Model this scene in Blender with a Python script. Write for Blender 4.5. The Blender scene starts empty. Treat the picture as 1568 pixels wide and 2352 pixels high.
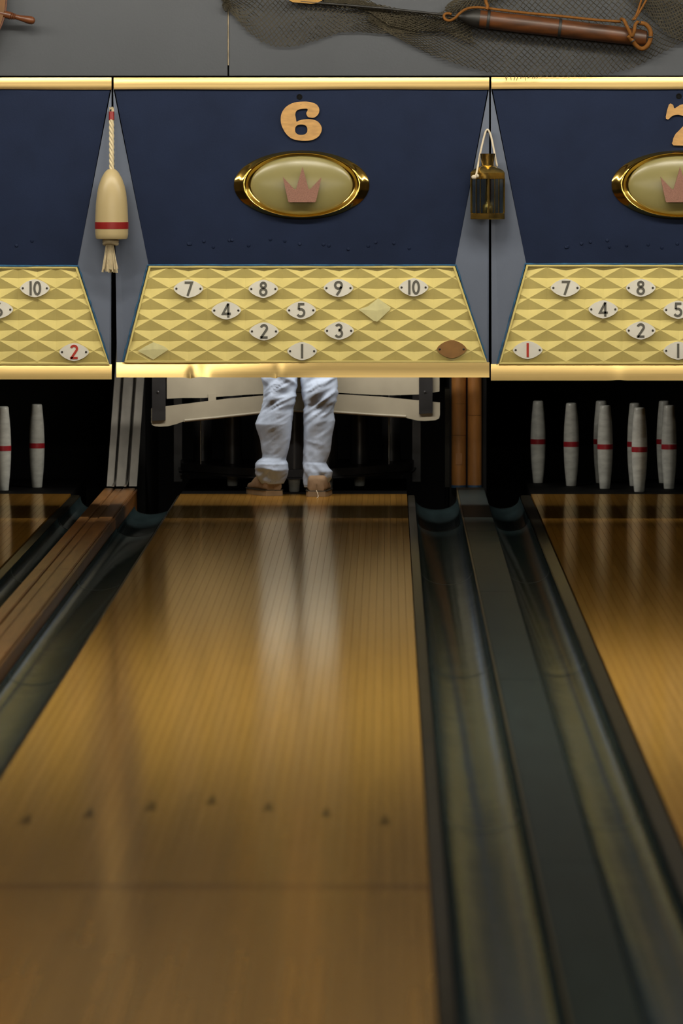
import bpy, bmesh, math, random
from mathutils import Vector, noise

# ------------------------------------------------------------------ camera
FPX = 13800.0                       # focal length in pixels of the 1568 x 2352 frame
CAM_H = 1.54
TH = math.atan(798.0 / FPX)         # looks slightly down
PS = math.atan(107.0 * math.cos(TH) / FPX)   # and a hair to the left
SC = bpy.context.scene
COL = SC.collection
cam_d = bpy.data.cameras.new('camera')
cam = bpy.data.objects.new('camera', cam_d)
COL.objects.link(cam)
cam.location = (0, 0, CAM_H)
cam.rotation_euler = (math.pi / 2 - TH, 0, PS)
cam_d.sensor_fit = 'VERTICAL'
cam_d.sensor_height = 36.0
cam_d.sensor_width = 24.0
cam_d.lens = FPX / 2352.0 * 36.0
cam_d.clip_end = 200
cam_d.dof.use_dof = True
cam_d.dof.focus_distance = 26.0
cam_d.dof.aperture_fstop = 5.6
SC.camera = cam

# ------------------------------------------------------------------ world, exposure
w = bpy.data.worlds.new('world')
SC.world = w
w.use_nodes = True
w.node_tree.nodes['Background'].inputs[0].default_value = (0.02, 0.02, 0.022, 1)
w.node_tree.nodes['Background'].inputs[1].default_value = 1.0
SC.view_settings.view_transform = 'Standard'
SC.view_settings.look = 'None'
SC.view_settings.gamma = 1.0
SC.view_settings.use_curve_mapping = False
SC.view_settings.exposure = 0.0
TUBE_W = 22.0                       # watts of each fluorescent fixture over the pin end
TUBE_W_ROOM = 24.0                  # of those further back in the room
PIT_LAMP_W = 14.0

RND = random.Random(7)
YM = 25.8                           # distance of the masking units' joint line

# ------------------------------------------------------------------ helpers
FW = Vector((-math.sin(PS) * math.cos(TH), math.cos(PS) * math.cos(TH), -math.sin(TH)))
RT = Vector((math.cos(PS), math.sin(PS), 0))
UP = RT.cross(FW)

def P(px, py, Y):
    """point of the place at distance Y that the photograph shows at px, py"""
    d = FW + RT * ((px - 784.0) / FPX) - UP * ((py - 1176.0) / FPX)
    t = Y / d.y
    return Vector((d.x * t, Y, CAM_H + d.z * t))

def F(px, py, d=0.0):
    return P(px, py, YM - d)

def pix(v):
    q = Vector(v) - Vector((0, 0, CAM_H))
    z = q.dot(FW)
    return 784 + FPX * q.dot(RT) / z, 1176 - FPX * q.dot(UP) / z

def lin(c):
    c /= 255.0
    return c / 12.92 if c <= 0.04045 else ((c + 0.055) / 1.055) ** 2.4

def rgb(r, g, b):
    return (lin(r), lin(g), lin(b))

MATS = {}

def mat(name, col, rough=0.5, metal=0.0, var=0.12, scale=6.0, stretch=(1, 1, 1), bump=0.0, bscale=60.0,
        rand=0.0, coat=0.0, spec=0.5, rvar=0.0, aniso=0.0, col2=None, bstretch=None, bdist=0.002):
    if name in MATS:
        return MATS[name]
    m = bpy.data.materials.new(name)
    m.use_nodes = True
    nt = m.node_tree
    n, l = nt.nodes, nt.links
    bs = n['Principled BSDF']
    geo = n.new('ShaderNodeNewGeometry')
    mp = n.new('ShaderNodeMapping')
    mp.inputs['Scale'].default_value = stretch
    l.new(geo.outputs['Position'], mp.inputs['Vector'])
    ns = n.new('ShaderNodeTexNoise')
    ns.inputs['Scale'].default_value = scale
    ns.inputs['Detail'].default_value = 6
    l.new(mp.outputs[0], ns.inputs['Vector'])
    mx = n.new('ShaderNodeMix')
    mx.data_type = 'RGBA'
    if col2 is None:
        a = tuple(max(0, c * (1 - var)) for c in col)
        b = tuple(min(1, c * (1 + var)) for c in col)
    else:
        a, b = col, col2
    mx.inputs['A'].default_value = (*a, 1)
    mx.inputs['B'].default_value = (*b, 1)
    rp = n.new('ShaderNodeMapRange')
    rp.inputs['From Min'].default_value = 0.3
    rp.inputs['From Max'].default_value = 0.7
    l.new(ns.outputs['Fac'], rp.inputs['Value'])
    l.new(rp.outputs[0], mx.inputs['Factor'])
    out = mx.outputs['Result']
    if rand:
        oi = n.new('ShaderNodeObjectInfo')
        mr = n.new('ShaderNodeMapRange')
        mr.inputs['To Min'].default_value = 1 - rand
        mr.inputs['To Max'].default_value = 1 + rand
        l.new(oi.outputs['Random'], mr.inputs['Value'])
        hs = n.new('ShaderNodeHueSaturation')
        l.new(mr.outputs[0], hs.inputs['Value'])
        l.new(out, hs.inputs['Color'])
        out = hs.outputs['Color']
    l.new(out, bs.inputs['Base Color'])
    bs.inputs['Roughness'].default_value = rough
    bs.inputs['Metallic'].default_value = metal
    bs.inputs['Specular IOR Level'].default_value = spec
    bs.inputs['Coat Weight'].default_value = coat
    bs.inputs['Coat Roughness'].default_value = 0.12
    bs.inputs['Anisotropic'].default_value = aniso
    if rvar:
        mr = n.new('ShaderNodeMapRange')
        mr.inputs['To Min'].default_value = max(0.02, rough - rvar)
        mr.inputs['To Max'].default_value = rough + rvar
        l.new(ns.outputs['Fac'], mr.inputs['Value'])
        l.new(mr.outputs[0], bs.inputs['Roughness'])
    if bump:
        n2 = n.new('ShaderNodeTexNoise')
        n2.inputs['Scale'].default_value = bscale
        n2.inputs['Detail'].default_value = 3
        mp2 = n.new('ShaderNodeMapping')
        mp2.inputs['Scale'].default_value = bstretch or stretch
        l.new(geo.outputs['Position'], mp2.inputs['Vector'])
        l.new(mp2.outputs[0], n2.inputs['Vector'])
        bp = n.new('ShaderNodeBump')
        bp.inputs['Strength'].default_value = bump
        bp.inputs['Distance'].default_value = bdist
        l.new(n2.outputs['Fac'], bp.inputs['Height'])
        l.new(bp.outputs[0], bs.inputs['Normal'])
    MATS[name] = m
    return m

def lacquer(m, tint, amount, rough, ior=1.42):
    """clear glossy layer over a matte base, strength by Fresnel"""
    nt = m.node_tree
    n, l = nt.nodes, nt.links
    bs = n['Principled BSDF']
    bs.inputs['Specular IOR Level'].default_value = 0.0
    gl = n.new('ShaderNodeBsdfGlossy')
    gl.inputs['Color'].default_value = (*tint, 1)
    gl.inputs['Roughness'].default_value = rough
    fr = n.new('ShaderNodeFresnel')
    fr.inputs['IOR'].default_value = ior
    mu = n.new('ShaderNodeMath')
    mu.operation = 'MULTIPLY'
    mu.inputs[1].default_value = amount
    mx = n.new('ShaderNodeMixShader')
    l.new(fr.outputs[0], mu.inputs[0])
    l.new(mu.outputs[0], mx.inputs[0])
    l.new(bs.outputs[0], mx.inputs[1])
    l.new(gl.outputs[0], mx.inputs[2])
    l.new(mx.outputs[0], n['Material Output'].inputs['Surface'])
    if bs.inputs['Normal'].is_linked:
        src = bs.inputs['Normal'].links[0].from_socket
        l.new(src, gl.inputs['Normal'])
        l.new(src, fr.inputs['Normal'])
    return m

def wloc(o):
    v = Vector((0, 0, 0))
    while o is not None:
        v += o.location
        o = o.parent
    return v

def tag(o, label=None, cat=None, group=None, kind=None):
    if label: o['label'] = label
    if cat: o['category'] = cat
    if group: o['group'] = group
    if kind: o['kind'] = kind
    return o

def empty(name, loc, label=None, cat=None, group=None, kind=None):
    o = bpy.data.objects.new(name, None)
    COL.objects.link(o)
    o.location = loc
    o.empty_display_size = 0.1
    return tag(o, label, cat, group, kind)

def mesh(name, vf, m, parent=None, smooth=False, origin=None):
    """one mesh object; vertices are given in world coordinates"""
    vs, fs = vf
    base = wloc(parent) if parent else Vector((0, 0, 0))
    o_loc = Vector(origin) - base if origin is not None else Vector((0, 0, 0))
    off = base + o_loc
    me = bpy.data.meshes.new(name)
    me.from_pydata([tuple(Vector(v) - off) for v in vs], [], fs)
    me.materials.append(m)
    bm = bmesh.new()
    bm.from_mesh(me)
    bmesh.ops.recalc_face_normals(bm, faces=bm.faces)
    bm.to_mesh(me)
    bm.free()
    if smooth is True:
        me.polygons.foreach_set('use_smooth', [True] * len(me.polygons))
    elif smooth:
        me.polygons.foreach_set('use_smooth', [True] * len(me.polygons))
        me.set_sharp_from_angle(angle=math.radians(smooth))
    o = bpy.data.objects.new(name, me)
    COL.objects.link(o)
    o.location = o_loc
    if parent: o.parent = parent
    return o

def join(*parts):
    V, Fc = [], []
    for vs, fs in parts:
        k = len(V)
        V += [Vector(v) for v in vs]
        Fc += [tuple(i + k for i in f) for f in fs]
    return V, Fc

def box(x0, x1, y0, y1, z0, z1):
    v = [(x, y, z) for z in (z0, z1) for y in (y0, y1) for x in (x0, x1)]
    return v, [(0, 2, 3, 1), (4, 5, 7, 6), (0, 1, 5, 4), (2, 6, 7, 3), (0, 4, 6, 2), (1, 3, 7, 5)]

def bbox(x0, x1, y0, y1, z0, z1, b=0.004):
    """box with chamfered edges"""
    bm = bmesh.new()
    vs, fs = box(x0, x1, y0, y1, z0, z1)
    bv = [bm.verts.new(v) for v in vs]
    for f in fs: bm.faces.new([bv[i] for i in f])
    bmesh.ops.bevel(bm, geom=list(bm.edges), offset=b, segments=2, affect='EDGES')
    bm.verts.index_update()
    r = ([v.co.copy() for v in bm.verts], [tuple(v.index for v in f.verts) for f in bm.faces])
    bm.free()
    return r

def slab(front, thick, axis=Vector((0, 1, 0))):
    """polygon (world points) given thickness along axis"""
    n = len(front)
    vs = [Vector(p) for p in front] + [Vector(p) + axis * thick for p in front]
    fs = [tuple(range(n)), tuple(range(2 * n - 1, n - 1, -1))]
    fs += [(i, i + n, (i + 1) % n + n, (i + 1) % n) for i in range(n)]
    return vs, fs

def grid(rows, closed=False):
    """rows of equal length -> quads"""
    vs = [Vector(p) for r in rows for p in r]
    m = len(rows[0])
    fs = []
    for i in range(len(rows) - 1):
        for j in range(m if closed else m - 1):
            a, b = i * m + j, i * m + (j + 1) % m
            fs.append((a, b, b + m, a + m))
    return vs, fs

def loft(rings):
    vs, fs = grid(rings, True)
    m = len(rings[0])
    fs.append(tuple(range(m - 1, -1, -1)))
    k = (len(rings) - 1) * m
    fs.append(tuple(range(k, k + m)))
    return vs, fs

def tube(path, r, sides=6, cap=True):
    pts = [Vector(p) for p in path]
    n = len(pts)
    rr = r if isinstance(r, (list, tuple)) else [r] * n
    t0 = (pts[1] - pts[0]).normalized()
    a = Vector((0, 0, 1)) if abs(t0.z) < 0.9 else Vector((1, 0, 0))
    u = t0.cross(a).normalized()
    rings = []
    for i in range(n):
        t = (pts[min(i + 1, n - 1)] - pts[max(i - 1, 0)])
        if t.length < 1e-9: t = t0
        t.normalize()
        u = (u - t * u.dot(t))
        if u.length < 1e-6: u = t.orthogonal()
        u.normalize()
        v = t.cross(u)
        rings.append([pts[i] + (u * math.cos(2 * math.pi * k / sides) + v * math.sin(2 * math.pi * k / sides)) * rr[i]
                      for k in range(sides)])
    return loft(rings) if cap else grid(rings, True)

def lathe(prof, base, axis=(0, 0, 1), segs=32):
    """prof: (radius, distance along axis)"""
    ax = Vector(axis).normalized()
    u = ax.orthogonal().normalized()
    v = ax.cross(u)
    b = Vector(base)
    rings = [[b + ax * t + (u * math.cos(2 * math.pi * k / segs) + v * math.sin(2 * math.pi * k / segs)) * max(r, 1e-4)
              for k in range(segs)] for r, t in prof]
    return loft(rings)

def smooth_path(pts, n=8, closed=False):
    """Catmull-Rom through the points"""
    pts = [Vector(p) for p in pts]
    out = []
    N = len(pts)
    rng = range(N if closed else N - 1)
    for i in rng:
        if closed:
            p0, p1, p2, p3 = pts[i - 1], pts[i], pts[(i + 1) % N], pts[(i + 2) % N]
        else:
            p0, p1, p2, p3 = pts[max(i - 1, 0)], pts[i], pts[i + 1], pts[min(i + 2, N - 1)]
        for k in range(n):
            t = k / n
            out.append(0.5 * ((2 * p1) + (p2 - p0) * t + (2 * p0 - 5 * p1 + 4 * p2 - p3) * t * t + (3 * p1 - p0 - 3 * p2 + p3) * t ** 3))
    if not closed: out.append(pts[-1])
    return out

def fill2d(outline, holes, thick, place):
    """flat shape with holes: 2-D curve filled and thickened, then placed by place(x, y, k) with k 0 front, 1 back"""
    cu = bpy.data.curves.new('tmp', 'CURVE')
    cu.dimensions = '2D'
    cu.fill_mode = 'BOTH'
    cu.extrude = 0.5
    for loop in [outline] + holes:
        sp = cu.splines.new('POLY')
        sp.points.add(len(loop) - 1)
        for q, (x, y) in zip(sp.points, loop): q.co = (x, y, 0, 1)
        sp.use_cyclic_u = True
    ob = bpy.data.objects.new('tmp', cu)
    COL.objects.link(ob)
    me = bpy.data.meshes.new_from_object(ob)
    vs = [place(v.co.x, v.co.y, 0 if v.co.z > 0 else 1) for v in me.vertices]
    fs = [tuple(p.vertices) for p in me.polygons]
    bpy.data.objects.remove(ob)
    bpy.data.curves.remove(cu)
    bpy.data.meshes.remove(me)
    return vs, fs

def lerp(a, b, t): return a + (b - a) * t

def interp(tab, y):
    if y <= tab[0][0]: return tab[0][1:]
    for p, q in zip(tab, tab[1:]):
        if y <= q[0]:
            t = (y - p[0]) / (q[0] - p[0])
            return tuple(lerp(a, b, t) for a, b in zip(p[1:], q[1:]))
    return tab[-1][1:]

# ------------------------------------------------------------------ materials
M_WALL = mat('wall_paint_grey', (0.064, 0.071, 0.082), 0.55, var=0.05, scale=3, bump=0.15, bscale=90)
M_FACET = mat('mask_side_paint', (0.148, 0.176, 0.238), 0.5, var=0.05, scale=5, bump=0.1, bscale=70)
M_BLUE = mat('mask_dark_blue_paint', (0.0115, 0.0195, 0.049), 0.6, var=0.10, scale=7, bump=0.2, bscale=160, spec=0.12)
M_EDGE = mat('mask_edge_blue_paint', (0.03, 0.13, 0.26), 0.5, var=0.3, scale=40)
M_GOLDPANEL = mat('embossed_gold_plastic', (0.86, 0.72, 0.26), 0.24, var=0.07, scale=9, bump=0.12, bscale=45, bdist=0.003)
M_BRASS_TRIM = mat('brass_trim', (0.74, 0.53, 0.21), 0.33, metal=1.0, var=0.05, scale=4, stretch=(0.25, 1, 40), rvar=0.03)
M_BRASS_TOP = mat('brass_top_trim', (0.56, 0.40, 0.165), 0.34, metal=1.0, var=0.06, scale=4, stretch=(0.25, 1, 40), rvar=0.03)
M_BRASS = mat('polished_brass', (0.80, 0.53, 0.12), 0.12, metal=1.0, var=0.08, scale=14)
M_BRASS_OLD = mat('aged_brass', (0.66, 0.46, 0.13), 0.25, metal=1.0, var=0.25, scale=30)
M_PLATE = mat('number_plate_white', (0.88, 0.85, 0.74), 0.4, var=0.04, scale=20)
M_NUM = mat('number_grey_paint', (0.13, 0.125, 0.10), 0.5, var=0.1, scale=40)
M_NUMRED = mat('number_red_paint', (0.55, 0.035, 0.015), 0.45, var=0.12, scale=40)
M_SCREW = mat('dark_screw', (0.06, 0.055, 0.045), 0.4, metal=0.6, var=0.2, scale=60)
M_CREAM = mat('medallion_cream', (0.27, 0.235, 0.09), 0.26, var=0.04, scale=8)
M_CROWN = mat('crown_pink', (0.30, 0.145, 0.10), 0.55, var=0.22, scale=260, bump=0.5, bscale=330)
M_PLY = mat('numeral_plywood', (0.52, 0.29, 0.09), 0.5, var=0.16, scale=26, stretch=(1, 1, 3))
M_BLACK = mat('black_matte', (0.005, 0.005, 0.005), 0.7, var=0.2, scale=20, spec=0.1)
M_PITWALL = mat('pit_black_paint', (0.008, 0.008, 0.008), 0.8, var=0.3, scale=4)
M_TAPE = mat('yellowed_tape', (0.86, 0.80, 0.40), 0.5, var=0.06, scale=30)
M_BACKPLATE = mat('bare_back_plate', (0.30, 0.145, 0.035), 0.5, var=0.12, scale=30)

def wood_lane(name, c1, c2, rough, rand):
    m = mat(name, c1, rough, var=0, col2=c2, scale=3.0, stretch=(9, 0.3, 1), rand=rand, rvar=0.03, spec=0.30)
    lacquer(m, (1.0, 0.80, 0.50), 0.85, rough)
    return m
M_LANE = wood_lane('maple_lane_boards', (0.262, 0.132, 0.024), (0.308, 0.160, 0.032), 0.13, 0.12)
M_LANE7 = wood_lane('amber_lane_boards', (0.31, 0.15, 0.024), (0.38, 0.19, 0.036), 0.12, 0.12)
M_BED = mat('lane_bed', (0.045, 0.02, 0.008), 0.7, var=0.2, scale=4)
M_REDLINE = mat('lob_line_red', (0.10, 0.035, 0.015), 0.12, var=0.1, scale=10)
M_DART = mat('dark_inlay', (0.02, 0.008, 0.005), 0.3, var=0.2, scale=20)
lacquer(M_REDLINE, (1.0, 0.80, 0.50), 0.85, 0.13)
lacquer(M_DART, (1.0, 0.80, 0.50), 0.6, 0.13)
M_GUTTER = mat('gutter_teal_paint', (0.016, 0.028, 0.030), 0.22, var=0.25, scale=3, stretch=(6, 1, 6), rvar=0.03,
               bump=0.35, bscale=1.6, bstretch=(6, 2.2, 6), bdist=0.004, spec=0.10)
M_CAP = mat('cap_teal_paint', (0.023, 0.034, 0.032), 0.36, var=0.12, scale=4, stretch=(4, 0.6, 4), bump=0.05, bscale=8, spec=0.1)
lacquer(M_GUTTER, (0.9, 0.97, 1.0), 0.24, 0.15)
lacquer(M_CAP, (0.9, 0.97, 1.0), 0.22, 0.32)
M_CAPEDGE = mat('cap_edge_worn', (0.10, 0.085, 0.045), 0.45, var=0.25, scale=12)
M_LEDGE = mat('ledge_dark_olive', (0.016, 0.014, 0.008), 0.4, var=0.35, scale=4, stretch=(6, 0.7, 6), spec=0.2)
M_RETURN = mat('ball_return_wood', (0.30, 0.145, 0.050), 0.34, var=0.22, scale=5, stretch=(10, 0.5, 10), rand=0.12, spec=0.2)
M_RETSIDE = mat('ball_return_side', (0.16, 0.06, 0.010), 0.35, var=0.2, scale=6, stretch=(6, 0.5, 6))
M_CHUTE = mat('chute_white_enamel', (0.80, 0.77, 0.68), 0.35, var=0.14, scale=7, stretch=(2, 1, 0.5))
M_STEEL = mat('worn_steel', (0.32, 0.31, 0.28), 0.32, metal=0.9, var=0.2, scale=18)
M_POST = mat('stained_post_wood', (0.62, 0.26, 0.06), 0.42, var=0, col2=(0.34, 0.15, 0.04), scale=7, stretch=(3, 3, 0.8))
M_POSTBLUE = mat('post_base_blue', (0.05, 0.11, 0.20), 0.5, var=0.3, scale=20)
M_SWEEP = mat('sweep_white_enamel', (0.33, 0.30, 0.225), 0.42, var=0.10, scale=6)
M_MACH = mat('machine_black', (0.018, 0.018, 0.019), 0.35, var=0.3, scale=9)
M_MACH2 = mat('machine_dark_steel', (0.05, 0.05, 0.052), 0.4, metal=0.4, var=0.3, scale=12)
M_CHROME = mat('chrome_bolt', (0.7, 0.7, 0.7), 0.15, metal=1.0, var=0.05, scale=30)
M_PIN = mat('pin_ivory', (0.66, 0.68, 0.62), 0.30, var=0.16, scale=9, stretch=(2, 2, 5), rand=0.10)
M_PINRED = mat('pin_red_band', (0.42, 0.02, 0.03), 0.35, var=0.15, scale=20)
M_DENIM = mat('washed_denim', (0.37, 0.435, 0.55), 0.85, var=0.13, scale=22, bump=0.4, bscale=420, spec=0.2)
M_STITCH = mat('denim_hem_stitch', (0.06, 0.08, 0.13), 0.8, var=0.2, scale=50)
M_SUEDE = mat('tan_suede', (0.235, 0.155, 0.092), 0.9, var=0.12, scale=25, bump=0.3, bscale=200, spec=0.2)
M_SOLE = mat('shoe_sole', (0.22, 0.15, 0.085), 0.6, var=0.1, scale=30)
M_SHIRT = mat('navy_shirt', (0.05, 0.06, 0.10), 0.85, var=0.1, scale=20)
M_SKIN = mat('skin', (0.52, 0.30, 0.21), 0.5, var=0.06, scale=20)
M_HAIR = mat('dark_hair', (0.05, 0.03, 0.02), 0.5, var=0.3, scale=60, stretch=(4, 4, 0.5))
M_BUOY = mat('buoy_cream_paint', (0.53, 0.42, 0.215), 0.35, var=0.03, scale=5)
M_BUOYRED = mat('buoy_red_paint', (0.27, 0.012, 0.010), 0.4, var=0.06, scale=20)
M_ROPE = mat('cotton_rope', (0.66, 0.56, 0.36), 0.85, var=0.12, scale=70, spec=0.2)
M_ROPE2 = mat('white_cord', (0.66, 0.58, 0.44), 0.8, var=0.08, scale=70, spec=0.2)
M_ORANGE = mat('tarred_orange_cord', (0.16, 0.062, 0.010), 0.75, var=0.2, scale=60, spec=0.2)
M_NET = mat('tarred_net_twine', (0.052, 0.044, 0.028), 0.85, var=0.35, scale=8, spec=0.15)
M_HARP = mat('harpoon_shaft_wood', (0.115, 0.038, 0.010), 0.4, var=0, col2=(0.035, 0.014, 0.006), scale=11, stretch=(0.7, 3, 3))
M_IRON = mat('black_iron', (0.014, 0.013, 0.011), 0.5, var=0.3, scale=30)
M_TIP = mat('harpoon_tip_ochre', (0.36, 0.19, 0.03), 0.5, var=0.12, scale=30)
M_WHEEL = mat('varnished_wheel_wood', (0.11, 0.034, 0.010), 0.35, var=0.25, scale=18, stretch=(1, 1, 3))
M_WHEEL2 = mat('wheel_rim_wood', (0.15, 0.06, 0.010), 0.35, var=0.2, scale=14)
M_CAULK = mat('seam_caulk_tan', (0.28, 0.23, 0.15), 0.7, var=0.4, scale=20)
M_CEIL = mat('ceiling_tile', (0.30, 0.28, 0.25), 0.8, var=0.08, scale=3)
M_ROOM = mat('room_wall_brown', (0.16, 0.125, 0.095), 0.7, var=0.1, scale=2)
M_APPR = mat('approach_maple', (0.2, 0.11, 0.04), 0.25, var=0.15, scale=3, stretch=(10, 0.4, 1))
M_CONC = mat('under_floor', (0.03, 0.028, 0.025), 0.8, var=0.2, scale=3)
M_HOUSING = mat('fixture_white_steel', (0.7, 0.7, 0.68), 0.4, var=0.03, scale=5)

M_TUBE = mat('fluorescent_tube', (0.85, 0.83, 0.78), 0.3, var=0.02, scale=10)

def glass(name, col):
    m = bpy.data.materials.new(name)
    m.use_nodes = True
    b = m.node_tree.nodes['Principled BSDF']
    nz = m.node_tree.nodes.new('ShaderNodeTexNoise')
    nz.inputs['Scale'].default_value = 30
    mr = m.node_tree.nodes.new('ShaderNodeMapRange')
    mr.inputs['To Min'].default_value = 0.02
    mr.inputs['To Max'].default_value = 0.10
    m.node_tree.links.new(nz.outputs['Fac'], mr.inputs['Value'])
    m.node_tree.links.new(mr.outputs[0], b.inputs['Roughness'])
    b.inputs['Base Color'].default_value = (*col, 1)
    b.inputs['Transmission Weight'].default_value = 1.0
    b.inputs['IOR'].default_value = 1.45
    return m
M_GLASS = glass('lantern_glass', (0.55, 0.62, 0.66))

# ------------------------------------------------------------------ room shell
CEIL = 3.3
ZT = F(692, 176).z                 # underside of the header wall = top of the masks
mesh('ceiling', box(-8, 8, -6, 31, CEIL, CEIL + 0.1), M_CEIL)['kind'] = 'structure'
mesh('floor', box(-8, 8, -6, 31, -0.4, -0.3), M_CONC)['kind'] = 'structure'
o = mesh('floor_approach', box(-8, 8, -6, 9.86, -0.3, 0), M_APPR); o['kind'] = 'structure'
mesh('wall_left', box(-8.1, -8, -6, 31, -0.4, CEIL), M_ROOM)['kind'] = 'structure'
mesh('wall_right', box(8, 8.1, -6, 31, -0.4, CEIL), M_ROOM)['kind'] = 'structure'
mesh('wall_rear', box(-8, 8, -6.1, -6, -0.4, CEIL), M_ROOM)['kind'] = 'structure'
mesh('wall_pit', box(-8, 8, 31, 31.1, -0.4, CEIL), M_PITWALL)['kind'] = 'structure'
XL5 = F(258 - 867, 500).x
XR7 = F(1125 + 867, 500).x
mesh('wall_front_left', box(-8, XL5 - 0.005, YM, YM + 0.08, -0.3, ZT), M_WALL)['kind'] = 'structure'
mesh('wall_front_right', box(XR7 + 0.005, 8, YM, YM + 0.08, -0.3, ZT), M_WALL)['kind'] = 'structure'

# header wall above the masks: painted panels with a caulked butt joint
hw = empty('wall_header', (0, YM, ZT))
hw['kind'] = 'structure'
xs = F(524, 100).x
xq = F(524 + 1180, 100).x
for a, b in ((-8, xs - 0.0035), (xs + 0.0035, xq - 0.002), (xq + 0.002, 8)):
    mesh('wall_panel', bbox(a, b, YM, YM + 0.03, ZT + 0.004, CEIL, 0.001), M_WALL, hw)
mesh('backing', box(-8, 8, YM + 0.03, YM + 0.06, ZT - 0.02, CEIL), M_BLACK, hw)
mesh('caulk_strip', box(xs - 0.0022, xs + 0.0022, YM - 0.002, YM + 0.03, F(524, 150).z, CEIL), M_CAULK, hw)

# ------------------------------------------------------------------ fluorescent fixtures on the ceiling
def fixture(x, y, watts, tilt, label):
    r = empty('fluorescent_fixture', (x, y, CEIL), label, 'ceiling light', 'fluorescent fixtures on the ceiling')
    L = 0.62
    prof = [(-0.12, 0), (0.12, 0), (0.10, -0.05), (0.03, -0.075), (-0.03, -0.075), (-0.10, -0.05)]
    a = [Vector((x - L, y + q, CEIL + z)) for q, z in prof]
    mesh('housing', slab(a, 2 * L, Vector((1, 0, 0))), M_HOUSING, r)
    mesh('tube', tube([(x - L + 0.02, y, CEIL - 0.105), (x + L - 0.02, y, CEIL - 0.105)], 0.019, 8), M_TUBE, r, smooth=40)
    for q in (-L + 0.01, L - 0.01):
        mesh('end_cap', box(x + q - 0.008, x + q + 0.008, y - 0.09, y + 0.09, CEIL - 0.13, CEIL - 0.03), M_HOUSING, r)
    ar = bpy.data.lights.new('tube_light', 'AREA')          # the lit face of the tube, turned towards the pins
    ar.shape = 'RECTANGLE'
    ar.size, ar.size_y = 1.2, 0.04
    ar.energy = watts
    ar.color = (1.0, 0.93, 0.80)
    lo_ = bpy.data.objects.new('tube_light', ar)
    COL.objects.link(lo_)
    lo_.parent = r
    t = math.radians(tilt)
    lo_.location = (0, 0.023 * math.sin(t), -0.105 - 0.023 * math.cos(t))
    lo_.rotation_euler = (t, 0, 0)
def add_shield():  # unseen board, added to block the mask row's light from the lanes
    r = empty('added_light_shield', (0, 23.9, CEIL), 'long unseen white board added to keep the tube light off the lanes', 'light shield')
    a = [(0, 23.86, CEIL), (0, 23.86, 2.98), (0, 24.253, 2.94), (0, 24.253, 2.95), (0, 23.875, 2.995), (0, 23.875, CEIL)]
    a = [Vector(p) + Vector((-5.6, 0, 0)) for p in a]
    mesh('shield_board', slab(a, 11.0, Vector((1, 0, 0))), M_HOUSING, r)
add_shield()
rows = [(24.1, 'nearest the blue masks'), (16.5, 'over the middle of the lanes'), (8.0, 'over the foul line'), (0.5, 'over the approach')]
for k, (y, where) in enumerate(rows):
    for i, nth in zip(range(-3, 4), ('leftmost', 'second from left', 'third from left', 'middle', 'third from right', 'second from right', 'rightmost')):
        fixture(i * 1.45 - 0.2, y, TUBE_W if k == 0 else TUBE_W_ROOM, 40 if k == 0 else 28, nth + ' white fluorescent ceiling fixture in the row ' + where)

# ------------------------------------------------------------------ lanes
LANE_Y0, LANE_Y1 = 9.9, 28.1
NB = 41

def in_view(pts, pad=50):
    q = [pix(p) for p in pts]
    return (max(a for a, b in q) > -pad and min(a for a, b in q) < 1568 + pad and min(b for a, b in q) < 2352 + pad)

def lane(x0, x1, m, label):
    r = empty('bowling_lane', ((x0 + x1) / 2, LANE_Y0, 0), label, 'bowling lane', 'wooden lanes')
    mesh('lane_bed', box(x0, x1, LANE_Y0, LANE_Y1, -0.30, -0.012), M_BED, r)
    bw = (x1 - x0) / NB
    g = 0.0004
    unit = bpy.data.meshes.new('board')
    vs, fs = box(-bw / 2 + g, bw / 2 - g, 0, 1, -0.0119, 0)
    unit.from_pydata(vs, [], fs)
    unit.materials.append(m)
    unit.update()
    hidden = []
    rr = random.Random(int(x0 * 1000))
    base = wloc(r)
    for c in range(NB):
        xc = x0 + bw * (c + 0.5)
        cuts = [LANE_Y0]
        # staggered butt joints
        seg = [2.2, 2.5, 2.6, 2.7, 2.8, 2.7, 2.7]
        k = sum(seg)
        y = LANE_Y0
        for s in seg[:-1]:
            y += s / k * (LANE_Y1 - LANE_Y0)
            cuts.append(y + rr.uniform(-0.95, 0.95))
        cuts.append(LANE_Y1)
        for a, b in zip(cuts, cuts[1:]):
            dz = rr.uniform(-0.00012, 0.00012)
            if in_view([(xc, a, 0), (xc, b, 0)], 30):
                o = bpy.data.objects.new('board', unit)
                COL.objects.link(o)
                o.parent = r
                o.location = Vector((xc, a, dz)) - base
                o.scale = (1, b - a - 0.0012, 1)
            else:
                hidden.append(box(xc - bw / 2 + g, xc + bw / 2 - g, a, b - 0.0012, -0.0119, 0))
    if hidden:
        mesh('boards', join(*hidden), m, r)['kind'] = 'stuff'
    return r

L6 = lane(-0.972, 0.089, M_LANE, 'long maple bowling lane in the middle, leading to the person in jeans')
L7 = lane(0.669, 1.73, M_LANE7, 'amber wooden bowling lane at the right, leading to the full set of pins')
L5 = lane(-2.546, -1.485, M_LANE7, 'amber wooden bowling lane at the far left, beyond the ball return planks')

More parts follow.
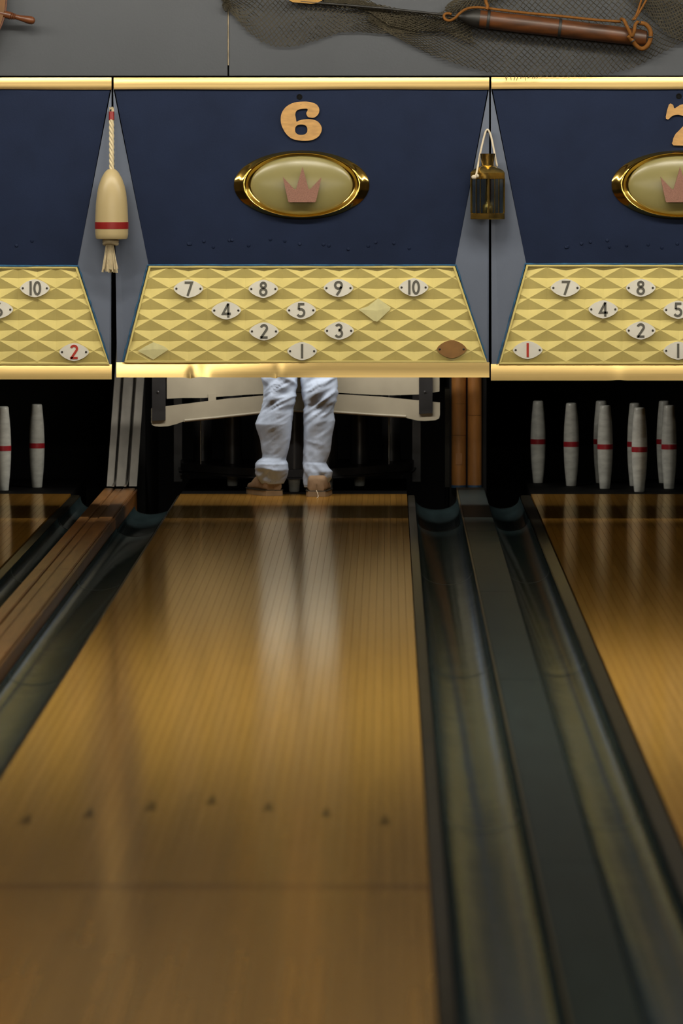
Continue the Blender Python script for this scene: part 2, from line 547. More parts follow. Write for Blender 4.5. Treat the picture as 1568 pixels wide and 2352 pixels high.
# marks let into the middle lane
for px, py in ((62, 1881), (205, 1867), (348, 1851), (487, 1837), (617, 1852), (749, 1866), (884, 1884)):
    d = FW + RT * ((px - 784.0) / FPX) - UP * ((py - 1176.0) / FPX)
    t = -CAM_H / d.z
    x, y = d.x * t, d.y * t
    tri = [(x - 0.013, y - 0.09, 0.0006), (x + 0.013, y - 0.09, 0.0006), (x + 0.003, y + 0.10, 0.0006), (x - 0.003, y + 0.10, 0.0006)]
    mesh('target_dart', slab(tri, 0.004, Vector((0, 0, -1))), M_DART, L6)
d = FW - UP * ((2036 - 1176.0) / FPX)
yl = d.y * (-CAM_H / d.z)
mesh('lob_line', box(-0.972, 0.089, yl - 0.03, yl + 0.03, -0.004, 0.0005), M_REDLINE, L6)

# black pin decks behind the lanes
for x0, x1 in ((-2.546, -1.485), (-0.972, 0.089), (0.669, 1.73)):
    o = mesh('floor_pin_deck', bbox(x0, x1, LANE_Y1 + 0.002, 29.5, -0.30, -0.0005, 0.001), M_BLACK)
    o['kind'] = 'structure'

# ------------------------------------------------------------------ gutters and the strips between them
def gutter(x0, x1, depth, label, z0=0.0, z1=0.0):
    r = empty('gutter', ((x0 + x1) / 2, LANE_Y0, -depth), label, 'gutter', 'gutters beside the lanes')
    cuts = [9.9, 14.4, 18.75, 22.9, 26.25, 28.1]
    for i, (a, b) in enumerate(zip(cuts, cuts[1:])):
        dz = -0.012 if i == 4 else -0.0015 * (i % 2)
        n = 16
        prof = []
        for k in range(n + 1):
            t = math.pi * k / n
            xx = lerp(x0, x1, 0.5 - 0.5 * math.cos(t))
            zz = lerp(z0, z1, k / n) - depth * math.sin(t) ** 0.8 + dz
            prof.append((xx, zz))
        rows_ = []
        ys = [a + (b - a - 0.002) * q / 24 for q in range(25)]
        for y in ys:
            wv = 0.0012 * noise.noise(Vector((x0 * 9, y * 1.7, 3.1)))
            rows_.append([Vector((xx, y, zz + wv * math.sin(math.pi * k / n))) for k, (xx, zz) in enumerate(prof)])
        top = grid(rows_)
        bot = grid([[p - Vector((0, 0, 0.008)) for p in q] for q in rows_])
        ends = []
        for q in (rows_[0], rows_[-1]):
            ends.append(grid([q, [p - Vector((0, 0, 0.008)) for p in q]]))
        mesh('gutter_section', join(top, bot, *ends), M_GUTTER, r, smooth=50)
        lip = [Vector((xx, b - 0.006, zz + 0.0012)) for xx, zz in prof]
        mesh('joint_lip', grid([lip, [p + Vector((0, 0.009, 0)) for p in lip]]), M_CAP, r, smooth=50)
    return r

gutter(0.126, 0.323, 0.062, 'dark teal gutter directly right of the middle lane', 0, -0.002)
gutter(0.458, 0.615, 0.056, 'dark teal gutter directly left of the right lane', -0.002, 0)
gutter(-1.186, -0.984, 0.060, 'dark teal gutter between the middle lane and the wooden ball return', -0.045, -0.002)
gutter(-1.440, -1.349, 0.040, 'narrow dark teal gutter between the far left lane and the ball return', 0, -0.03)

def ledge(x0, x1, label, z=-0.003):
    o = mesh('lane_ledge', bbox(x0, x1, LANE_Y0, 28.05, -0.30, z, 0.003), M_LEDGE, origin=((x0 + x1) / 2, LANE_Y0, -0.3))
    tag(o, label, 'ledge strip', 'dark ledges along the lanes')
ledge(0.0925, 0.1245, 'dark olive ledge strip along the right edge of the middle lane')
ledge(0.620, 0.665, 'dark olive ledge strip along the left edge of the right lane')
ledge(-0.983, -0.9745, 'thin dark ledge strip along the left edge of the middle lane')
ledge(-1.481, -1.4415, 'dark ledge strip along the right edge of the far left lane')

cap = empty('division_cap', (0.39, LANE_Y0, -0.3), 'flat teal painted strip between the two gutters at the right', 'cap strip')
cuts = [9.9, 13.2, 17.9, 21.6, 25.2, 28.6]
for a, b in zip(cuts, cuts[1:]):
    mesh('cap_board', bbox(0.330, 0.457, a, b - 0.0015, -0.30, 0.004, 0.003), M_CAP, cap)
mesh('edge_strip', bbox(0.3245, 0.3295, 9.9, 28.6, -0.30, 0.006, 0.002), M_CAPEDGE, cap)

br = empty('ball_return', (-1.267, LANE_Y0, -0.3), 'brown wooden ball return planks running along the left gutter', 'ball return')
for a, b, z in ((-1.346, -1.302, 0.006), (-1.298, -1.262, 0.002), (-1.258, -1.200, 0.006)):
    cuts = [9.9, 14.0 + a, 18.5 - a * 0.3, 23.4 + a * 0.5, 28.5]
    for y0, y1 in zip(cuts, cuts[1:]):
        mesh('plank', bbox(a, b, y0, y1 - 0.002, -0.02, z, 0.003), M_RETURN, br)
mesh('side_board', bbox(-1.1985, -1.189, 9.9, 28.5, -0.30, 0.001, 0.003), M_RETSIDE, br)
mesh('bed', box(-1.346, -1.1995, 9.9, 28.5, -0.30, -0.021), M_BED, br)

# ------------------------------------------------------------------ white ball chute and brown posts
YC0, YC1 = 28.55, 29.25
ch = empty('ball_chute', P(280, 1118, YC0), 'white enamelled ball chute with two steel rails, leaning back left of the person', 'ball chute')
def CP(px_b, px_t, t, out=0.0):
    p = P(px_b, 1117, YC0).lerp(P(px_t, 868, YC1), t)
    return p + Vector((0, -out * 0.6, out * 0.8))
for b0, b1, t0, t1 in ((245, 261, 263, 278), (266.5, 287, 284.5, 306.5), (296, 314, 313.5, 330.8)):
    f = [CP(b0, t0, 0), CP(b1, t1, 0), CP(b1, t1, 1.5), CP(b0, t0, 1.5)]
    mesh('chute_board', slab(f, 0.03), M_CHUTE, ch)
f = [CP(245, 263, 0) + Vector((0, 0.03, 0)), CP(314, 331, 0) + Vector((0, 0.03, 0)), CP(314, 331, 1.5) + Vector((0, 0.03, 0)), CP(245, 263, 1.5) + Vector((0, 0.03, 0))]
mesh('chute_back', slab(f, 0.02), M_MACH, ch)
for b0, t0 in ((264, 281.5), (291.5, 310)):
    foot = CP(b0, t0, 0, 0.01)
    path = [foot + Vector((-0.002, -0.16, 0.004)), foot + Vector((0, -0.05, 0.006)), CP(b0, t0, 0.06, 0.008), CP(b0, t0, 0.2, 0.008), CP(b0, t0, 0.8, 0.008), CP(b0, t0, 1.48, 0.008)]
    mesh('rail', tube(smooth_path(path, 6), 0.0065, 8), M_STEEL, ch, smooth=60)

YPOST = 28.66
for i, (a, b, lab) in enumerate(((1036.5, 1070, 'left one of the paired brown half round posts, on the teal strip'),
                                 (1073.5, 1106, 'right one of the paired brown half round posts, on the teal strip'))):
    x0, x1 = P(a, 1000, YPOST).x, P(b, 1000, YPOST).x
    xc, rad = (x0 + x1) / 2, (x1 - x0) / 2
    r = empty('wooden_post', (xc, YPOST, 0.0), lab, 'post', 'paired brown posts')
    ring = [(xc + rad * math.cos(t), YPOST - rad * 0.85 * math.sin(t)) for t in [math.pi * k / 16 for k in range(17)]]
    segs = ((0.012, 0.25), (0.2515, 0.40), (0.4015, 1.3)) if i == 0 else ((0.012, 0.345), (0.3465, 1.3))
    for z0, z1 in segs:
        mesh('post_length', slab([(x, y, z0) for x, y in ring], z1 - z0, Vector((0, 0, 1))), M_POST, r, smooth=50)
    ring2 = [(xc + (rad + 0.002) * math.cos(t), YPOST - (rad * 0.85 + 0.004) * math.sin(t)) for t in [math.pi * k / 16 for k in range(17)]]
    mesh('painted_foot', slab([(x, y, 0.0) for x, y in ring2], 0.012, Vector((0, 0, 1))), M_POSTBLUE, r, smooth=50)
    if i == 0:
        x = P(1052, 1000, YPOST).x
        mesh('patch', bbox(x - 0.012, x + 0.018, YPOST - rad * 0.88 - 0.002, YPOST - rad * 0.6, 0.11, 0.165, 0.002), M_POST, r)

# kickback partitions between the pits
for name, x0, x1, y0 in (('wall_kickback_left', -1.245, -1.185, 29.3), ('wall_kickback_right', 0.295, 0.47, 28.68)):
    mesh(name, box(x0, x1, y0, 31, -0.3, 1.6), M_PITWALL)['kind'] = 'structure'
mesh('trim_1', box(0.272, 0.294, 28.68, 28.9, 0.0, 0.47), M_LEDGE)['kind'] = 'structure'

# ------------------------------------------------------------------ masking units
def ring_shape(n, a, b, p=1.0):
    out = []
    for k in range(n):
        t = 2 * math.pi * k / n
        c, s = math.cos(t), math.sin(t)
        out.append((a * math.copysign(abs(c) ** p, c), b * math.copysign(abs(s) ** p, s)))
    return out

def arc(cx, cy, r, a0, a1, n=14, ry=None):
    return [(cx + r * math.cos(math.radians(lerp(a0, a1, k / n))), cy + (ry or r) * math.sin(math.radians(lerp(a0, a1, k / n)))) for k in range(n + 1)]

DIG = {
    '1': [[(.3, 0), (.3, 1)]],
    '2': [arc(.3, .73, .21, 165, -25) + [(.11, .07), (.09, .07)], [(.02, .07), (.56, .07)]],
    '3': [arc(.27, .74, .19, 155, -95), arc(.27, .30, .235, 95, -155)],
    '4': [[(.44, 0), (.44, 1)], [(.43, .97), (.07, .27), (.62, .27)]],
    '5': [[(.52, .935), (.15, .935), (.12, .56)] , arc(.26, .325, .255, 125, -150)],
    '6': [arc(.3, .30, .235, 0, 360), [(.09, .40), (.20, .68), (.42, 1.0)]],
    '7': [[(.04, .93), (.55, .93), (.24, 0)]],
    '8': [arc(.3, .76, .175, 0, 360), arc(.3, .285, .22, 0, 360)],
    '9': [arc(.3, .70, .235, 0, 360), [(.51, .60), (.40, .32), (.18, 0)]],
    '0': [arc(.3, .5, .20, 0, 360, 24, .43)],
}

def ribbon(path, w):
    """2-D stroke: list of (left, right) points with mitred corners"""
    pts = [Vector((x, y)) for x, y in path]
    closed = (pts[0] - pts[-1]).length < 1e-4
    if closed: pts = pts[:-1]
    n = len(pts)
    L, R = [], []
    for i in range(n):
        a = pts[i] - pts[i - 1] if (i > 0 or closed) else pts[1] - pts[0]
        b = pts[(i + 1) % n] - pts[i] if (i < n - 1 or closed) else pts[i] - pts[i - 1]
        a, b = a.normalized(), b.normalized()
        na, nb = Vector((-a.y, a.x)), Vector((-b.y, b.x))
        m_ = (na + nb)
        if m_.length < 0.2: m_ = na
        m_.normalize()
        s = w / max(0.45, m_.dot(na))
        L.append(pts[i] + m_ * s)
        R.append(pts[i] - m_ * s)
    return L, R, closed

def numeral(text, place, h=1.0):
    """prism strokes; place(x, y, k): k 0 front, 1 back; x,y in digit heights about the centre"""
    parts = []
    adv = {'1': 0.30}
    widths = [0.34 if (c == '1' and len(text) > 1) else 0.6 for c in text]
    tot = sum(widths)
    x = -tot / 2
    for c, wd in zip(text, widths):
        ox = x - (0.13 if wd < 0.5 else 0.0)
        for path in DIG[c]:
            L, R, closed = ribbon(path, 0.080)
            n = len(L)
            vs, fs = [], []
            for k in (0, 1):
                for q in L + R: vs.append(place((q.x + ox) * h, (q.y - 0.5) * h, k))
            rng = n if closed else n - 1
            for i in range(rng):
                j = (i + 1) % n
                fs += [(i, j, n + j, n + i), (2 * n + i, 3 * n + i, 3 * n + j, 2 * n + j), (i, 2 * n + i, 2 * n + j, j), (n + i, n + j, 3 * n + j, 3 * n + i)]
            if not closed:
                fs += [(0, n, 3 * n, 2 * n), (n - 1, 3 * n - 1, 4 * n - 1, 2 * n - 1)]
            parts.append((vs, fs))
        x += wd
    return join(*parts)

RIDGE = 0.052
def masking_unit(dx, top, ridge, low, bl, br_, tl, tr, label, plates, extras, bright):
    """one lane's front: dark blue panel, embossed gold panel, side facets, brass trims.
    bl/br_: px of the lower trim's ends; top/ridge/low: px heights of the folds"""
    root = empty('masking_unit', F(691.5 + dx, low + 34), label, 'masking unit', 'masking units over the lanes')
    L = lambda x, y, d: F(x + dx, y, d)
    def D(y): return lerp(RIDGE, 0.016, (y - ridge) / (low - ridge))
    yt = top + 28
    # frame that carries the panels
    mesh('frame_board', slab([L(tl + 2, top + 4, -0.06), L(tr - 2, top + 4, -0.06), L(br_ - 3, low + 28, -0.06), L(bl + 3, low + 28, -0.06)], 0.02), M_BLACK, root)
    # dark blue panel with painted over screw bumps
    pts = [L(tl + 4, yt - 3, 0.006), L(tr - 4, yt - 3, 0.006), L(1045, ridge, RIDGE), L(341, ridge, RIDGE)]
    mesh('upper_panel', slab(pts, 0.012), M_BLUE, root)
    rr = random.Random(11 + int(dx))
    for x in (433, 437, 468, 489, 527, 533, 571, 621, 653, 688, 743, 755, 800, 845, 862, 905, 940):
        y = 556 + rr.uniform(-6, 16)
        if not (-20 < x + dx < 1590): continue
        dd = lerp(0.006, RIDGE, (y - yt) / (ridge - yt))
        c = L(x, y, dd + 0.0005)
        mesh('paint_bump', lathe([(0.008, 0.0), (0.0065, 0.0013), (0.004, 0.002), (0.0005, 0.0018)], c, (rr.uniform(-.3, .3), -1, rr.uniform(-.2, .3)), 10), M_BLUE, root, smooth=True)
    # side facets
    for sx, cx, s in ((tl, 341, 1), (tr, 1045, -1)):
        bx = bl if s == 1 else br_
        tri = [L(sx + s * 1, yt - 4, 0.001), L(cx, ridge, RIDGE - 0.001), L(bl + 19 if s == 1 else br_ - 6, low, 0.010), L(bx + s * 1.5, low, 0.002)]
        mesh('side_facet', slab(tri, 0.012), M_FACET, root)
    # embossed panel: sunk pyramids cut to the trapezoid
    bm = bmesh.new()
    cols, rws, dep = 86.6, 48.2, 0.0125
    q = {}
    def V(x, y, d):
        k = (round(x, 1), round(y, 1))
        if k not in q: q[k] = bm.verts.new((x, y, d))
        return q[k]
    for j in range(-6, 14):
        for i in range(-8, 22):
            x = 432.3 + 43.3 * i
            y = 661.5 + 24.1 * j
            if (i + j) % 2: continue
            n_, s_, w_, e_ = V(x, y - 24.1, 0), V(x, y + 24.1, 0), V(x - 43.3, y, 0), V(x + 43.3, y, 0)
            c_ = bm.verts.new((x, y + 2, -dep))
            for a, b in ((n_, e_), (e_, s_), (s_, w_), (w_, n_)): bm.faces.new((a, b, c_))
    lx0, lx1, rx0, rx1 = 346.0, bl + 24.0, 1040.0, br_ - 10.0
    y0, y1 = ridge + 7, low - 4
    def cut(co, no):
        bmesh.ops.bisect_plane(bm, geom=list(bm.verts) + list(bm.edges) + list(bm.faces), plane_co=co, plane_no=no, clear_outer=True)
    cut((0, y0, 0), (0, -1, 0))
    cut((0, y1, 0), (0, 1, 0))
    dl = Vector((lx1 - lx0, y1 - y0, 0)); cut((lx0, y0, 0), (-dl.y, dl.x, 0))
    dr = Vector((rx1 - rx0, y1 - y0, 0)); cut((rx0, y0, 0), (dr.y, -dr.x, 0))
    bm.verts.index_update()
    vs = [L(v.co.x, v.co.y, D(v.co.y) + v.co.z) for v in bm.verts]
    fs = [tuple(v.index for v in f.verts) for f in bm.faces]
    bm.free()
    lp = mesh('embossed_panel', (vs, fs), M_GOLDPANEL, root)
    # flat rim of the embossed sheet
    inn = [(lx0, y0), (rx0, y0), (rx1, y1), (lx1, y1)]
    outr = [(341.5, ridge + 2), (1044.5, ridge + 2), (br_ - 5, low + 1), (bl + 18, low + 1)]
    def rim(t, d): return [L(lerp(a[0], b[0], t), lerp(a[1], b[1], t), D(lerp(a[1], b[1], t)) + d) for a, b in zip(inn, outr)]
    r0, r1, r2, r3 = rim(0, 0), rim(0.12, 0.003), rim(0.9, 0.003), rim(1, -0.004)
    mesh('panel_rim', grid([r0, r1, r2, r3], True), M_GOLDPANEL, lp)
    # wavering bright blue paint line along the panel edges
    rr = random.Random(5 + int(dx))
    line = []
    a, b, c_, d_ = (bl + 14, low - 1), (339, ridge + 1), (1047, ridge + 1), (br_ - 4, low - 1)
    for p0, p1 in ((a, b), (b, c_), (c_, d_)):
        for k in range(24):
            t = k / 24
            x, y = lerp(p0[0], p1[0], t), lerp(p0[1], p1[1], t)
            line.append(L(x + rr.uniform(-.8, .8), y + rr.uniform(-.5, .5), D(y) + 0.001))
    mesh('paint_edge', tube(line, [0.0035 + rr.uniform(-0.0012, 0.0012) for _ in line], 5), M_EDGE, root)
    # brass trims
    def trim(name, xa, xb, ya, yb, d0, fn, m, n=60):
        rows_ = []
        for i in range(n + 1):
            t = i / n
            x = lerp(xa, xb, t)
            prof = []
            for k in range(11):
                s = k / 10
                dd, yy = fn(x, s)
                prof.append(L(x, lerp(ya, yb, s) + yy, d0 + dd))
            rows_.append([L(x, ya + 1, d0 - 0.02)] + prof + [L(x, yb - 1, d0 - 0.02)])
        return mesh(name, loft(rows_), m, root, smooth=35)
    def f_top(x, s):
        return 0.006 * math.sin(math.pi * (0.08 + 0.84 * s)) ** 0.7 + lerp(0.0098, 0.005, (x - 258) / 867.0) * s, 0.8 * math.sin(x * 0.013) * s
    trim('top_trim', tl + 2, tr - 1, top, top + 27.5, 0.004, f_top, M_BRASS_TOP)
    def f_bot(x, s):
        # sheet brass: lower edge kicks out a little, so its face tips up to the light
        tip = bright(x)
        v = tip * (s - 0.5) + 0.0015 * math.sin(math.pi * s)
        yy = 0.0
        for cx, wd, am in extras.get('dents', ()):
            g = math.exp(-((x - cx) / wd) ** 2)
            v += am * g * (s ** 1.5) * 0.9
            yy += 2.4 * g * s * (1 if am < 0 else -.5)
        return v, yy
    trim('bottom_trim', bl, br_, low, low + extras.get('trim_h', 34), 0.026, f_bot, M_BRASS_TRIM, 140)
    # number plates
    def plate(x, y, text, m):
        d0 = D(y) + 0.0015
        shape = ring_shape(44, 34.2, 20.8, 1.28)
        f = [L(x + a, y - b, d0 + 0.006) for a, b in shape]
        p = mesh('number_plate', slab(f, 0.005), M_PLATE if m else M_BACKPLATE, root)
        if m:
            mesh('numeral', numeral(text, lambda a, b, k: L(x + a, y - b, d0 + (0.0076 if k == 0 else 0.0055)), 32.5), m, p)
        else:
            p['label'] = 'brown bare plate without a number'
        for s in (-27.6, 27.6):
            mesh('screw', lathe([(0.0046, 0), (0.0046, 0.0016), (0.002, 0.0026)], L(x + s, y, d0 + 0.006), (0, -1, 0), 12), M_SCREW, p)
        return p
    for x, y, text, m in plates: plate(x, y, text, m)
    # medallion
    cx, cy = 692.5, 425
    if cx + dx + 160 > -40:
        dd = lambda y: lerp(0.006, RIDGE, (y - yt) / (ridge - yt))
        md = empty('medallion', L(cx, cy, dd(cy)) - root.location)
        md.parent = root
        def ell(a, b, d, n=96, wob=0.0):
            out = []
            for k in range(n):
                t = 2 * math.pi * k / n
                ww = 1 + wob * (0.5 * math.sin(3 * t + 1) + 0.5 * math.sin(7 * t))
                y = cy - b * ww * math.sin(t)
                out.append(L(cx + a * ww * math.cos(t), y, dd(y) + d))
            return out
        rings = [ell(155, 79, -0.004), ell(155.5, 79.5, 0.004), ell(152, 78.5, 0.0085, wob=0.003), ell(147, 77.5, 0.013, wob=.006), ell(140, 76, 0.021, wob=.006), ell(135.5, 74.6, 0.0275, wob=.003),
                 ell(133, 73.8, 0.0295), ell(130.5, 73.0, 0.0285), ell(127.5, 72.0, 0.023), ell(123, 70.5, 0.0145), ell(119, 69, 0.010), ell(117, 68.3, 0.009)]
        mesh('rim', grid(rings, True), M_BRASS, md, smooth=45)
        dome = []
        for k in range(1, 15):
            s = math.sin(math.pi / 2 * k / 14)
            dome.append(ell(117.2 * s, 68.4 * s, 0.008 + 0.034 * (1 - s * s) ** 0.62))
        dv, df = grid(dome, True)
        c0 = len(dv); dv.append(L(cx, cy, dd(cy) + 0.042))
        df += [(c0, (k + 1) % 96, k) for k in range(96)]
        mesh('dome', (dv, df), M_CREAM, md, smooth=True)
        cr = [(649, 406), (661.5, 463), (664, 464.5), (723, 464.5), (725.5, 462), (738, 407), (714, 432.5), (711, 435), (708, 433), (694.5, 383), (680, 433), (677.5, 435), (674.5, 433.5)]
        mesh('crown', slab([L(x, y, 0.062 + dd(cy)) for x, y in cr], 0.013), M_CROWN, md)
        for sx in (677, 711):
            mesh('standoff', lathe([(0.004, 0), (0.004, 0.03)], L(sx, 448, 0.03 + dd(cy)), (0, -1, 0), 10), M_BLACK, md)
    if extras.get('number'):
        out, holes, pins = extras['number']
        dn = lerp(0.006, RIDGE, (280 - yt) / (ridge - yt))
        nm = mesh('lane_number', fill2d(out, holes, 1, lambda x, y, k: F(x, -y, lerp(0.006, RIDGE, (-y - yt) / (ridge - yt)) + (0.010 if k == 0 else 0.0))), M_PLY, root)
        for x, y in pins:
            mesh('nail', lathe([(0.0032, 0), (0.0026, 0.0015)], F(x, y, dn + 0.004), (0, -1, 0), 10), M_SCREW, nm)
    for x, y in extras.get('hole', ()):
        mesh('bolt_hole', lathe([(0.0125, 0), (0.0125, 0.002), (0.009, 0.0025), (0.008, 0.0008)], L(x, y, lerp(0.006, RIDGE, (y - yt) / (ridge - yt)) + 0.0002), (0, -1, 0), 20), M_BLACK, root)
    for shape, nm in extras.get('tape', ()):
        f = []
        for x, y in shape: f.append(L(x, y, D(y) + 0.005))
        c = sum((Vector(p) for p in f), Vector()) / len(f) + Vector((0, -0.003, 0.0))
        n = len(f)
        vs = f + [c] + [p + Vector((0, 0.001, 0)) for p in f]
        fs = [(i, (i + 1) % n, n) for i in range(n)] + [(i, n + 1 + i, n + 1 + (i + 1) % n, (i + 1) % n) for i in range(n)]
        t = mesh('tape_patch', (vs, fs), M_TAPE, root)
        t['label'] = nm
    return root

def z2p(pts, ox, oy, s):
    return [(ox + x / s, -(oy + y / s)) for x, y in pts]
def sm2(pts, n=4):
    return [(v.x, v.y) for v in smooth_path([(x, y, 0) for x, y in pts], n, True)]

six = [(760, 170), (690, 178), (630, 205), (590, 245), (570, 290), (566, 330), (570, 370), (585, 410), (615, 460), (660, 500), (720, 518), (790, 523), (850, 515), (900, 490), (928, 450), (936, 412), (925, 380), (900, 350), (860, 333), (815, 328), (765, 332), (725, 343), (709, 352), (703, 320), (697, 290), (703, 262), (720, 245), (750, 236), (780, 234), (806, 236), (808, 250), (797, 270), (800, 290), (812, 308), (840, 315), (865, 314), (890, 300), (908, 275), (914, 245), (905, 215), (880, 190), (840, 176), (800, 170)]
six_o = sm2(z2p(six, 500, 190, 3.92), 3)
six_h = [(500 + (751 + a) / 3.92, -(190 + (423 - b) / 3.92)) for a, b in ring_shape(30, 56, 47, 0.85)]
seven = [(1015, 395), (1060, 385), (1085, 410), (1090, 440), (1112, 446), (1160, 412), (1200, 394), (1250, 388), (1310, 404), (1370, 425), (1430, 420), (1475, 400), (1560, 397), (1585, 430), (1570, 520), (1500, 640), (1440, 740), (1405, 850), (1398, 1000), (1390, 1005), (1085, 1005), (1076, 940), (1086, 890), (1120, 830), (1180, 770), (1240, 705), (1320, 625), (1350, 580), (1280, 578), (1200, 555), (1150, 545), (1090, 555), (1040, 585), (1010, 615), (985, 610), (970, 575)]
seven_o = sm2(z2p(seven, 1380, 180, 6.532), 2)

G, R_ = M_NUM, M_NUMRED
row_y = (662.5, 712.5, 760, 806)
def shift(pl, s, dy): return [(x + s, y + dy, t, m) for x, y, t, m in pl]

masking_unit(0, 178, 608, 832, 267, 1123.5, 259, 1124, 'blue and gold masking unit over the middle lane, with wooden number 6',
    [(432.5, 663, '7', G), (604.5, 663.5, '8', G), (777, 661.5, '9', G), (949.5, 660, '10', G), (519.5, 713, '4', G), (691.5, 712.5, '5', G),
     (606, 761, '2', G), (778.5, 759.5, '3', G), (693.5, 806.5, '1', G), (1037, 802, '', None)],
    {'number': (six_o, [six_h], [(691, 241), (696, 317), (723, 246)]), 'hole': [(687.5, 222.5)], 'trim_h': 35,
     'dents': [(437, 9, -0.016), (463, 13, 0.012), (632, 5, -0.008), (645, 7, 0.006)],
     'tape': [([(823, 711), (845, 703), (868, 685), (897, 706), (895, 712), (866, 739), (858, 737)], 'torn yellow tape covering the place of a number'),
              ([(316, 806), (332, 796), (352, 786), (376, 795), (387, 803), (352, 826)], 'yellow tape patch near the lower left corner')]},
    lambda x: 0.034 if x < 420 else lerp(0.034, 0.018, min(1, (x - 420) / 320)))
masking_unit(867, 177, 605.5, 836, 260, 1126, 259, 1125, 'blue and gold masking unit at the right, with wooden number 7',
    [(431, 661, '7', G), (604, 661, '8', G), (518, 710.5, '4', G), (690, 711.5, '5', G), (604, 759, '2', G), (344.5, 804, '1', R_), (690, 805.5, '1', G)],
    {'number': (seven_o, [], [(1566, 317)]), 'hole': [(691.5, 221)], 'trim_h': 38, 'dents': [(553, 12, 0.002)]},
    lambda x: 0.0275)
masking_unit(-867, 178, 610, 837, 258, 1123.5, 259, 1124, 'blue and gold masking unit at the far left, beside the cream buoy',
    [(947, 662, '10', G), (863, 711, '6', G), (1037, 808.5, '2', R_)],
    {'trim_h': 34.5}, lambda x: 0.0255)

# ------------------------------------------------------------------ buoy hanging on the left joint
S_M = FPX / YM
def fm(px): return px / S_M
bx = 256.5
bd = 0.094
by = empty('buoy', F(bx, 625, bd), 'cream lobster buoy with red band hanging from a rope at the left joint', 'buoy')
prof = [(2, 388), (9, 389), (12.5, 392), (16.5, 396.4), (24, 410), (30, 427), (33.4, 444), (36.2, 469.5), (37.4, 495), (37.9, 510)]
prof2 = [(38.0, 526), (37.7, 537.5), (36.5, 546), (34.5, 549), (8, 550)]
zref = F(bx, 550, bd).z
def bprof(pp): return [(fm(r), F(bx, y, bd).z - zref) for r, y in pp]
cb = F(bx, 550, bd)
mesh('float_body', lathe(bprof(prof + prof2), cb, segs=48), M_BUOY, by, smooth=50)
mesh('red_band', lathe(bprof([(37.9, 510), (38.4, 510.3), (38.6, 518), (38.5, 525.7), (38.0, 526)]), cb, segs=48), M_BUOYRED, by, smooth=50)
for ph in range(3):
    pts = []
    for k in range(90):
        t = k / 89
        y = lerp(274, 392, t)
        a = 2 * math.pi * (t * 3.1 + ph / 3)
        c = F(lerp(256, 256.5, t), y, lerp(0.045, bd, t))
        pts.append(c + Vector((math.cos(a), math.sin(a), 0)) * fm(3.1))
    mesh('rope_strand', tube(pts, fm(3.1), 7), M_ROPE, by, smooth=True)
c = F(256, 276, 0.045)
mesh('red_tape', tube([F(256, 257, 0.038), F(256, 266, 0.041), F(256, 276, 0.045)], fm(6.4), 14), M_BUOYRED, by, smooth=50)
fr = []
for k in range(22):
    a = RND.uniform(0, 6.28); r = RND.uniform(0, 5)
    b0 = F(256 + r * math.cos(a), 258, 0.038 + fm(r) * math.sin(a))
    b1 = F(256 + r * 1.2 * math.cos(a), RND.uniform(245, 251), 0.038 + fm(r * 1.2) * math.sin(a))
    fr.append(tube([b0, b1], [fm(1.4), fm(0.5)], 4))
mesh('frayed_end', join(*fr), M_ROPE, by)['kind'] = 'stuff'
for ph in range(2):
    pts = []
    for k in range(60):
        t = k / 60
        a = 2 * math.pi * t
        pts.append(F(254 + 14.5 * math.cos(a), 556 + 4 * ph - 2 + 1.8 * math.sin(a * 2 + ph), bd + fm(12) * math.sin(a)))
    pts.append(pts[0])
    mesh('knot_turn', tube(pts, fm(4.6), 8), M_ROPE, by, smooth=True)
ts = []
for k in range(70):
    a = RND.uniform(0, 6.28); r = math.sqrt(RND.random())
    x0, x1 = 252 + 8 * r * math.cos(a), 252 + 18 * r * math.cos(a) + RND.uniform(-1.5, 1.5)
    d0, d1 = bd + fm(8 * r) * math.sin(a), bd + fm(12 * r) * math.sin(a)
    ts.append(tube([F(x0, 560, d0), F((x0 * .6 + x1 * .4), 588, lerp(d0, d1, .4)), F(x1, RND.uniform(612, 627), d1)], fm(1.5), 4))
mesh('tassel', join(*ts), M_ROPE, by)['kind'] = 'stuff'
mesh('hanging_nail', lathe([(0.003, 0), (0.003, 0.05), (0.006, 0.05), (0.006, 0.053)], F(256, 254, -0.008), (0, -1, 0), 10), M_IRON, by)

# ------------------------------------------------------------------ brass lantern on the right joint
lx, ld = 1119.5, 0.085
ln = empty('brass_lantern', F(lx, 503, ld), 'small square brass ship lantern hanging by a white cord at the right joint', 'lantern')
def sq(half, y, rot=math.radians(43)):
    c = F(lx, y, ld)
    r = fm(half)
    return [c + Vector((r * math.cos(rot + math.pi / 2 * k + math.pi / 4 + math.radians(4)), r * math.sin(rot + math.pi / 2 * k + math.pi / 4 + math.radians(4)), 0)) for k in range(4)]
mesh('base', loft([sq(38.5, 503.5), sq(39, 502), sq(39, 490), sq(37, 489)]), M_BRASS_OLD, ln)
mesh('top_band', loft([sq(37, 411.5), sq(39, 410.5), sq(39, 397), sq(38.5, 396)]), M_BRASS_OLD, ln)
roof = []
for half, y, rnd in ((38.5, 396, 0), (35, 391, .15), (29, 387, .45), (22, 383.5, .8), (15, 380, 1)):
    sqp = sq(half, y)
    c = F(lx, y, ld)
    ring = []
    for k in range(32):
        a, b = sqp[k // 8], sqp[(k // 8 + 1) % 4]
        p = a.lerp(b, (k % 8) / 8)
        q = c + (p - c).normalized() * fm(half * 0.9)
        ring.append(p.lerp(q, rnd))
    roof.append(ring)
mesh('roof', loft(roof), M_BRASS_OLD, ln, smooth=40)
cz = F(lx, 381, ld)
